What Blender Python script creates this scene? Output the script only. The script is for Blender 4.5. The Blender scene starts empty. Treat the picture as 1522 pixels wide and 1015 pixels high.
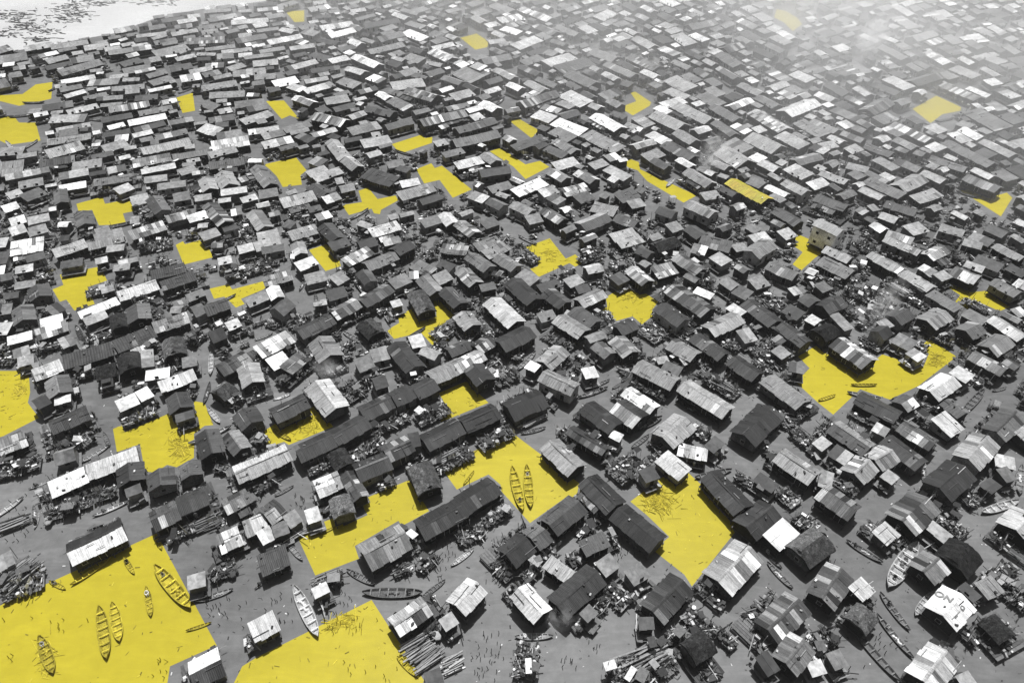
import bpy, bmesh, math, random
from mathutils import Vector, Matrix, noise
random.seed(11)
R = math.radians
sc = bpy.context.scene
COL = sc.collection

# ------------------------------------------------------------------ camera
CAM_H, PITCH, FPX = 95.0, R(41.0), 1522 * 24 / 36
cam = bpy.data.cameras.new('camera'); cam.lens = 24; cam.sensor_width = 36; cam.clip_end = 6000; cam.clip_start = 0.5
camo = bpy.data.objects.new('camera', cam); COL.objects.link(camo)
camo.location = (0, 0, CAM_H); camo.rotation_euler = (math.pi / 2 - PITCH, 0, 0)
sc.camera = camo

# ------------------------------------------------------------------ sky and sun (a black-and-white place: neutral light)
SUN_EL, SUN_AZ = R(70), R(10)            # azimuth from +Y (away from camera), negative = left
w = bpy.data.worlds.new('World'); sc.world = w; w.use_nodes = True
nt = w.node_tree; nt.nodes.clear()
sky = nt.nodes.new('ShaderNodeTexSky'); sky.sky_type = 'NISHITA'; sky.sun_disc = False
sky.sun_elevation = SUN_EL; sky.sun_rotation = SUN_AZ; sky.air_density = 1.0; sky.dust_density = 5.0
bw = nt.nodes.new('ShaderNodeRGBToBW'); bg = nt.nodes.new('ShaderNodeBackground'); wo = nt.nodes.new('ShaderNodeOutputWorld')
nt.links.new(sky.outputs[0], bw.inputs[0]); nt.links.new(bw.outputs[0], bg.inputs[0]); nt.links.new(bg.outputs[0], wo.inputs[0])
bg.inputs[1].default_value = 0.05
sd = bpy.data.lights.new('sun', 'SUN'); sd.energy = 5.0; sd.angle = R(0.5); sd.color = (1, 1, 1)
so = bpy.data.objects.new('sun', sd); COL.objects.link(so)
sdir = Vector((math.sin(SUN_AZ) * math.cos(SUN_EL), math.cos(SUN_AZ) * math.cos(SUN_EL), math.sin(SUN_EL)))
so.rotation_euler = sdir.to_track_quat('Z', 'Y').to_euler(); so.location = (0, 100, 300)
vs = sc.view_settings; vs.view_transform = 'Standard'; vs.look = 'None'; vs.exposure = 0.3; vs.gamma = 1.0; vs.use_curve_mapping = False
sc.cycles.use_denoising = True
sc.cycles.max_bounces = 8; sc.cycles.diffuse_bounces = 2; sc.cycles.glossy_bounces = 2; sc.cycles.volume_bounces = 5; sc.cycles.volume_step_rate = 4

# ------------------------------------------------------------------ pixels to places
def unproj(x, y, z=0.0):
    a, v = x - 761.0, y - 507.5
    d = Vector((a, FPX * math.cos(PITCH) - v * math.sin(PITCH), -FPX * math.sin(PITCH) - v * math.cos(PITCH)))
    t = (z - CAM_H) / d.z
    return Vector((d.x * t, d.y * t, z))
def proj(p):
    dz = p[2] - CAM_H
    f = p[1] * math.cos(PITCH) - dz * math.sin(PITCH)
    u = p[1] * math.sin(PITCH) + dz * math.cos(PITCH)
    if f < 1: return (-9999, 9999)
    return (761 + FPX * p[0] / f, 507.5 - FPX * u / f)
TILES = {'R1a': (0, 765, 4.005), 'R1b': (380, 765, 4.005), 'R1c': (760, 765, 4.005), 'R1d': (1140, 765, 4.005),
         'A2': (0, 550, 4.23), 'B2': (304, 550, 4.23), 'C2': (608, 550, 4.23), 'D2': (912, 550, 4.23), 'E2': (1216, 550, 4.23),
         'A3': (0, 350, 4.615), 'B3': (304, 350, 4.615), 'C3': (608, 350, 4.615), 'D3': (912, 350, 4.615), 'E3': (1216, 350, 4.615),
         'T1': (0, 0, 2.82), 'T2': (508, 0, 2.82), 'T3': (1016, 0, 2.82), 'F': (0, 0, 1.0)}
def tp(t, x, y):
    ox, oy, s = TILES[t]
    return (ox + x / s, oy + y / s)

# ------------------------------------------------------------------ materials
def new_mat(name):
    m = bpy.data.materials.new(name); m.use_nodes = True
    n = m.node_tree; b = n.nodes['Principled BSDF']
    return m, n, b
def nd(n, t, **k):
    o = n.nodes.new(t)
    for a, v in k.items(): setattr(o, a, v)
    return o
def math_node(n, op, a, b=None, clamp=False):
    o = nd(n, 'ShaderNodeMath', operation=op); o.use_clamp = clamp
    for i, v in enumerate((a, b)):
        if v is None: continue
        if isinstance(v, (int, float)): o.inputs[i].default_value = v
        else: n.links.new(v, o.inputs[i])
    return o.outputs[0]
def noise_node(n, scale, detail=4, rough=0.6, vec=None, dist=0.0):
    o = nd(n, 'ShaderNodeTexNoise'); o.inputs['Scale'].default_value = scale
    o.inputs['Detail'].default_value = detail; o.inputs['Roughness'].default_value = rough; o.inputs['Distortion'].default_value = dist
    if vec is None:
        g = nd(n, 'ShaderNodeNewGeometry'); vec = g.outputs['Position']
    n.links.new(vec, o.inputs['Vector'])
    return o.outputs[0]
def remap(n, v, a, b, c, d):
    o = nd(n, 'ShaderNodeMapRange'); n.links.new(v, o.inputs[0])
    for i, x in enumerate((a, b, c, d)): o.inputs[i + 1].default_value = x
    return o.outputs[0]
def tone_mat(name, src, layers, rough=0.6, metal=0.0, bump=None, spec=0.3, streak=None):
    """colour = tone of the piece (object colour or 'tone' attribute) times wear layers (scale, low, high)"""
    m, n, b = new_mat(name)
    if src == 'object':
        base = nd(n, 'ShaderNodeObjectInfo').outputs['Color']
    elif src == 'attr':
        base = nd(n, 'ShaderNodeAttribute', attribute_name='tone').outputs['Color']
    else:
        c = nd(n, 'ShaderNodeRGB'); c.outputs[0].default_value = (*src, 1); base = c.outputs[0]
    v = None
    for sca, lo, hi, l0, l1 in layers:
        x = remap(n, noise_node(n, sca), l0, l1, lo, hi)
        v = x if v is None else math_node(n, 'MULTIPLY', v, x)
    if streak:
        tc = nd(n, 'ShaderNodeTexCoord'); mp = nd(n, 'ShaderNodeVectorMath', operation='MULTIPLY'); n.links.new(tc.outputs['Object'], mp.inputs[0]); mp.inputs[1].default_value = streak[:3]
        ad = nd(n, 'ShaderNodeVectorMath', operation='ADD'); n.links.new(mp.outputs[0], ad.inputs[0])
        oi = nd(n, 'ShaderNodeObjectInfo'); n.links.new(math_node(n, 'MULTIPLY', oi.outputs['Random'], 400.0), ad.inputs[1])
        v = math_node(n, 'MULTIPLY', v, remap(n, noise_node(n, 1.0, 3, 0.6, ad.outputs[0]), 0.3, 0.7, streak[3], streak[4]))
    if v is not None:
        vm = nd(n, 'ShaderNodeVectorMath', operation='SCALE'); n.links.new(base, vm.inputs[0]); n.links.new(v, vm.inputs['Scale'])
        base = vm.outputs[0]
    n.links.new(base, b.inputs['Base Color'])
    b.inputs['Roughness'].default_value = rough; b.inputs['Metallic'].default_value = metal
    b.inputs['Specular IOR Level'].default_value = spec
    if bump:
        bp = nd(n, 'ShaderNodeBump'); bp.inputs['Strength'].default_value = bump[1]; bp.inputs['Distance'].default_value = bump[2]
        n.links.new(noise_node(n, bump[0], 5, 0.7), bp.inputs['Height']); n.links.new(bp.outputs[0], b.inputs['Normal'])
    return m
WEAR = [(0.35, 0.84, 1.12, 0.3, 0.7), (2.2, 0.82, 1.1, 0.32, 0.66), (8.0, 0.82, 1.12, 0.35, 0.65)]
M_sheet = tone_mat('corrugated_metal', 'object', WEAR, 0.6, 0.0, (9, 0.4, 0.05), 0.25, (7, .9, 1, .6, 1.35))
M_roof = tone_mat('roof_metal', 'attr', WEAR, 0.6, 0.0, (7, 0.5, 0.06), 0.25, (6, .4, .4, .6, 1.35))
M_thatch = tone_mat('thatch', 'attr', [(0.8, 0.6, 1.3, 0.3, 0.7), (7, 0.35, 1.5, 0.3, 0.7)], 0.95, 0, (9, 1.0, 0.2), 0.1)
M_wall = tone_mat('weathered_boards', 'object', [(0.6, 0.6, 1.3, 0.3, 0.7), (4.5, 0.5, 1.4, 0.3, 0.7)], 0.9, 0, (6, 0.7, 0.05), 0.15)
M_wood = tone_mat('grey_wood', 'object', [(0.9, 0.6, 1.3, 0.3, 0.7), (6, 0.55, 1.4, 0.3, 0.7)], 0.85, 0, (8, 0.6, 0.03), 0.2)
M_clut = tone_mat('mixed_goods', 'attr', [(3.0, 0.7, 1.25, 0.3, 0.7)], 0.8, 0, None, 0.25)
M_dark = tone_mat('dark_opening', (0.012, 0.012, 0.012), [], 0.9)
M_cloth = tone_mat('clothing', 'object', [], 0.9)
M_far = tone_mat('far_roofs', 'attr', [(0.25, 0.75, 1.2, 0.3, 0.7), (1.3, 0.6, 1.25, 0.32, 0.68)], 0.65, 0, None, 0.3)
M_ink = tone_mat('faded_print', (0.16, 0.16, 0.16), [(2.0, 0.6, 1.6, 0.3, 0.7)], 0.8)

def water_mat(name, col, var, tint_rough=0.3, spec=0.5):
    m, n, b = new_mat(name)
    v = math_node(n, 'MULTIPLY', remap(n, noise_node(n, 0.025, 4, 0.55), 0.3, 0.7, 1 - var, 1 + var), remap(n, noise_node(n, 0.5, 6, 0.7), 0.3, 0.7, 1 - var * .6, 1 + var * .6))
    g_ = nd(n, 'ShaderNodeNewGeometry'); ms = nd(n, 'ShaderNodeVectorMath', operation='MULTIPLY'); n.links.new(g_.outputs['Position'], ms.inputs[0]); ms.inputs[1].default_value = (.12, .5, 1)
    v = math_node(n, 'MULTIPLY', v, remap(n, noise_node(n, 1.0, 5, 0.65, ms.outputs[0], 1.2), 0.45, 0.75, 1.0, 1 + var * 1.3))
    c = nd(n, 'ShaderNodeRGB'); c.outputs[0].default_value = (*col, 1)
    vm = nd(n, 'ShaderNodeVectorMath', operation='SCALE'); n.links.new(c.outputs[0], vm.inputs[0]); n.links.new(v, vm.inputs['Scale'])
    n.links.new(vm.outputs[0], b.inputs['Base Color'])
    b.inputs['Roughness'].default_value = tint_rough; b.inputs['IOR'].default_value = 1.33; b.inputs['Specular IOR Level'].default_value = spec
    bp = nd(n, 'ShaderNodeBump'); bp.inputs['Strength'].default_value = 0.25; bp.inputs['Distance'].default_value = 0.06
    n.links.new(noise_node(n, 1.6, 3, 0.6), bp.inputs['Height']); n.links.new(bp.outputs[0], b.inputs['Normal'])
    return m
M_water = water_mat('murky_water', (0.108, 0.108, 0.108), 0.26, 0.5, 0.22)
M_sky_pale = water_mat('sky_pale_open_water', (0.42, 0.42, 0.42), 0.1)  # bright sky reflection on the open lagoon painted in as a pale base colour
M_yellow = water_mat('yellow_overlay', (0.315, 0.265, 0.022), 0.1, 0.4, 0.12)

ALB = {0: .012, 1: .016, 2: .022, 3: .034, 4: .066, 5: .125, 6: .19, 7: .28, 8: .42, 9: .62}
YEL = (0.36, 0.30, 0.03)  # overlay tint, also given to canoes, litter and one roof
def grey(a): return (a, a, a, 1)
def tone(d, jit=0.0):
    if d == 'y': return (*YEL, 1)
    a = ALB[int(d)] * math.exp(random.gauss(0, jit))
    return grey(min(a, .85))

# ------------------------------------------------------------------ object helpers
def link(name, mesh, mat=None, parent=None, color=None, kind=None):
    o = bpy.data.objects.new(name, mesh); COL.objects.link(o)
    if mat and mesh and not mesh.materials: mesh.materials.append(mat)
    if parent is not None: o.parent = parent
    if color: o.color = color
    if kind: o['kind'] = kind
    return o
def empty(name, loc, rz=0.0):
    o = bpy.data.objects.new(name, None); COL.objects.link(o); o.location = loc; o.rotation_euler = (0, 0, rz); o.empty_display_size = .5
    return o
class MB:
    """collects boxes, quads and tubes with a tone for each face"""
    def __init__(s): s.v, s.f, s.c = [], [], []
    def add(s, vs, fs, col):
        k = len(s.v); s.v += [tuple(p) for p in vs]
        for f in fs: s.f.append([i + k for i in f]); s.c.append(col)
    def box(s, M, sx, sy, sz, col):
        vs = [M @ Vector((x * sx, y * sy, z * sz)) for x in (-.5, .5) for y in (-.5, .5) for z in (0, 1)]
        s.add(vs, [(0, 1, 3, 2), (4, 6, 7, 5), (0, 4, 5, 1), (2, 3, 7, 6), (1, 5, 7, 3), (0, 2, 6, 4)], col)
    def tube(s, a, b, r, col, n=5, r2=None):
        a, b = Vector(a), Vector(b); d = (b - a).normalized(); q = d.to_track_quat('Z', 'Y'); r2 = r if r2 is None else r2
        ring = [q @ Vector((math.cos(2 * math.pi * i / n), math.sin(2 * math.pi * i / n), 0)) for i in range(n)]
        vs = [a + p * r for p in ring] + [b + p * r2 for p in ring]
        s.add(vs, [(i, (i + 1) % n, n + (i + 1) % n, n + i) for i in range(n)] + [tuple(range(n, 2 * n)), tuple(range(n))[::-1]], col)
    def dome(s, M, r, h, col, n=7):
        vs = []
        for k, (rr, hh) in enumerate(((1, 0), (.92, .45), (.55, .85))):
            for i in range(n):
                a = 2 * math.pi * i / n; vs.append(M @ Vector((math.cos(a) * rr * r, math.sin(a) * rr * r, hh * h)))
        vs.append(M @ Vector((0, 0, h))); fs = []
        for k in range(2):
            for i in range(n): fs.append((k * n + i, k * n + (i + 1) % n, (k + 1) * n + (i + 1) % n, (k + 1) * n + i))
        for i in range(n): fs.append((2 * n + i, 2 * n + (i + 1) % n, 3 * n))
        s.add(vs, fs, col)
    def mesh(s, name):
        me = bpy.data.meshes.new(name); me.from_pydata(s.v, [], s.f)
        at = me.attributes.new('tone', 'FLOAT_COLOR', 'FACE')
        flat = []
        for c in s.c: flat += [c[0], c[1], c[2], 1.0]
        at.data.foreach_set('color', flat); me.update()
        return me
def TR(x, y, z, rz=0, rx=0, ry=0):
    return Matrix.Translation((x, y, z)) @ Matrix.Rotation(rz, 4, 'Z') @ Matrix.Rotation(ry, 4, 'Y') @ Matrix.Rotation(rx, 4, 'X')

# ------------------------------------------------------------------ the setting: water and the yellow graphic overlay laid flat on it
def sheet(name, pts, z, mat):
    me = bpy.data.meshes.new(name); bm = bmesh.new()
    f = bm.faces.new([bm.verts.new((p[0], p[1], z)) for p in pts]); f.normal_update()
    if f.normal.z < 0: f.normal_flip()
    bmesh.ops.triangulate(bm, faces=bm.faces); bm.to_mesh(me); bm.free()
    o = link(name, me, mat); return o
wo_ = sheet('water', [(-1150, -350), (1150, -350), (1150, 1700), (-1150, 1700)], 0.0, M_water); wo_['kind'] = 'structure'

PATCH = [
 ('the largest yellow patch at bottom left', 'R1a -60 575 22 527 932 110 1290 775 1012 900 990 1040 -60 1040'),
 ('the triangular yellow patch at bottom', 'R1b -150 1040 -80 900 0 850 690 505 1000 980 1020 1040'),
 ('the stepped yellow patch lower middle', 'R1b 235 100 490 10 525 65|B2 1025 910 975 820 1286 690|C2 126 885 0 955|R1b 870 65 850 35 590 185 615 260 355 360'),
 ('the yellow patch with the twin canoes', 'C2 210 625 630 380 1070 710 1050 810 1005 785 760 960 580 760 575 720 500 655 300 750'),
 ('the arrow-shaped yellow patch lower right', 'D2 105 825 310 670 395 715 470 645 770 920 750 945 765 965 745 990|R1c 1330 105 1075 425 1030 355 845 210 940 130 805 0'),
 ('the small squarish central yellow patch', 'C2 185 145 360 70 500 205 265 300 200 325 190 225 215 190'),
 ('the slanted yellow band left of centre', 'B2 355 395 470 320 695 225 810 355 530 470 500 450 405 480'),
 ('the notched yellow patch at middle left', 'A2 710 370 765 345 785 390 1080 265 1095 320 1215 295 1220 195|B2 0 205 55 345 0 350|A2 1220 400 1220 550 1110 610 1050 595 975 645 910 635 880 465 735 515'),
 ('the left-edge yellow patch midway up', 'A2 -60 5 180 5 190 140 175 205 245 300 20 415 -60 440'),
 ('the wide zigzag yellow patch at right', 'D3 1265 830 1390 755|E3 45 810 85 785 290 935 440 815 580 860 720 905 760 810 690 775 760 710 950 830|E2 630 100 450 185 345 150 265 120 95 280 0 205|D2 1145 75|D3 1345 910'),
 ('the pentagonal yellow patch right of centre', 'C3 1350 425 1403 390|D3 85 350 180 405 225 400 305 455 265 510 270 550 195 610 130 555 20 585|C3 1325 510 1360 490'),
 ('the fish-shaped yellow patch above centre', 'C3 800 80 965 20 1075 160 1140 130 1195 185 1140 215 1100 190 890 285 830 230 885 210 880 150'),
 ('the branching yellow patch left of centre', 'B3 1250 650 1335 600 1330 560 1403 510|C3 35 500 95 580 190 540 165 455 220 430 320 540 210 625 275 715 180 775 75 660 0 685|B3 1300 710'),
 ('the thin crooked yellow strip at left', 'B3 35 365 165 335 190 370 400 315 425 350 405 370 250 435 275 470 215 495 170 450 135 420 65 435'),
 ('the small stubby yellow patch', 'B3 715 100 840 60 885 110 945 95 980 135 925 175 935 210 830 245'),
 ('the boot-shaped yellow patch at far left', 'A3 410 270 690 212 735 310 600 355 650 470 510 515 455 440 410 455 360 370 435 340'),
 ('the small four-sided yellow patch', 'A3 1205 65 1255 40 1270 60 1400 25|B3 60 150 0 165|A3 1260 200'),
 ('the yellow patch by the white-walled house', 'F 1183 347 1222 364 1221 377 1212 383 1191 402 1178 393 1193 375 1176 363'),
 ('the thin yellow strip at far right', 'E3 860 335 900 325 1050 390 1150 380 1315 490 1245 520 1110 460 1020 505 940 455 975 410'),
 ('the cross-shaped yellow patch at upper left', 'T1 320 855 430 825 440 855 540 835 565 885 515 895 530 940 415 945 385 880 330 890'),
 ('the flag-shaped yellow patch at left', 'T1 1105 690 1240 660 1285 715 1260 735 1265 775 1185 785 1160 740 1130 710'),
 ('the small yellow wedge at left', 'T1 1115 425 1190 422 1255 500 1215 485 1180 500'),
 ('the little yellow patch on the canal', 'T1 740 410 808 390 818 465 765 475'),
 ('the topmost left-edge yellow patch', 'T1 -20 398 15 400 95 395 150 355 220 345 215 415 80 445 -20 420'),
 ('the second left-edge yellow patch', 'T1 -20 490 60 490 80 515 150 515 170 590 35 608 -20 580'),
 ('the tiny yellow patch top left', 'T1 1197 50 1275 45 1275 92 1235 95'),
 ('the tiny yellow lozenge top middle', 'T2 497 160 565 142 640 192 560 210'),
 ('the low yellow bar above centre', 'T2 210 605 335 565 350 580 380 575 378 600 245 645'),
 ('the hooked yellow patch above centre', 'T2 312 710 375 685 390 705 420 695 545 795 465 830 410 755 345 770'),
 ('the star-like yellow patch above centre', 'T2 0 860 85 848 70 800 110 787 150 835 225 820 237 840 165 880 160 898 135 895 125 875 30 902'),
 ('the tick-shaped yellow patch above centre', 'T2 620 635 665 620 770 690 830 675 870 700 770 752 720 700'),
 ('the small leaf of yellow at upper middle', 'T2 703 508 740 497 828 548 795 580'),
 ('the small yellow chevron at upper right', 'T2 1165 452 1235 425 1210 390 1230 385 1297 430 1290 445 1220 485'),
 ('the long diagonal yellow strip', 'T2 1160 690 1210 668 1245 680 1250 710|T3 55 820 0 850|T2 1280 760 1240 715'),
 ('the hazy yellow kite at upper right', 'T3 960 458 1060 402 1163 450 1160 465 1085 480 1035 517'),
 ('the tiny yellow arc top right', 'T3 380 75 390 40 430 48 475 75 497 103 458 132 420 95'),
 ('the bright yellow fork at far right', 'T3 1162 800 1195 793 1275 830 1355 808 1378 830 1330 908'),
]
def parse_poly(s):
    out = []
    for seg in s.split('|'):
        t, *n = seg.split(); n = list(map(float, n))
        out += [tp(t, n[i], n[i + 1]) for i in range(0, len(n), 2)]
    return out
PATCH_PX = [parse_poly(s) for _, s in PATCH]
PATCH_W = []
for (phr, _), px in zip(PATCH, PATCH_PX):
    g = [unproj(x, y) for x, y in px]; PATCH_W.append(g)
    o = sheet('yellow_overlay', g, 0.006, M_yellow); o['kind'] = 'structure'  # graphic overlay area modelled as a flat yellow sheet, not water
    o['label'] = 'flat yellow overlay on water, ' + phr.replace('the ', '', 1); o['category'] = 'water'
def in_poly(p, poly):
    x, y = p[0], p[1]; c = False; j = len(poly) - 1
    for i in range(len(poly)):
        xi, yi, xj, yj = poly[i][0], poly[i][1], poly[j][0], poly[j][1]
        if (yi > y) != (yj > y) and x < (xj - xi) * (y - yi) / (yj - yi) + xi: c = not c
        j = i
    return c
PBB = [(min(p[0] for p in q), max(p[0] for p in q), min(p[1] for p in q), max(p[1] for p in q)) for q in PATCH_PX]
def px_in_patch(x, y):
    for q, b in zip(PATCH_PX, PBB):
        if b[0] <= x <= b[1] and b[2] <= y <= b[3] and in_poly((x, y), q): return True
    return False

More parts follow.
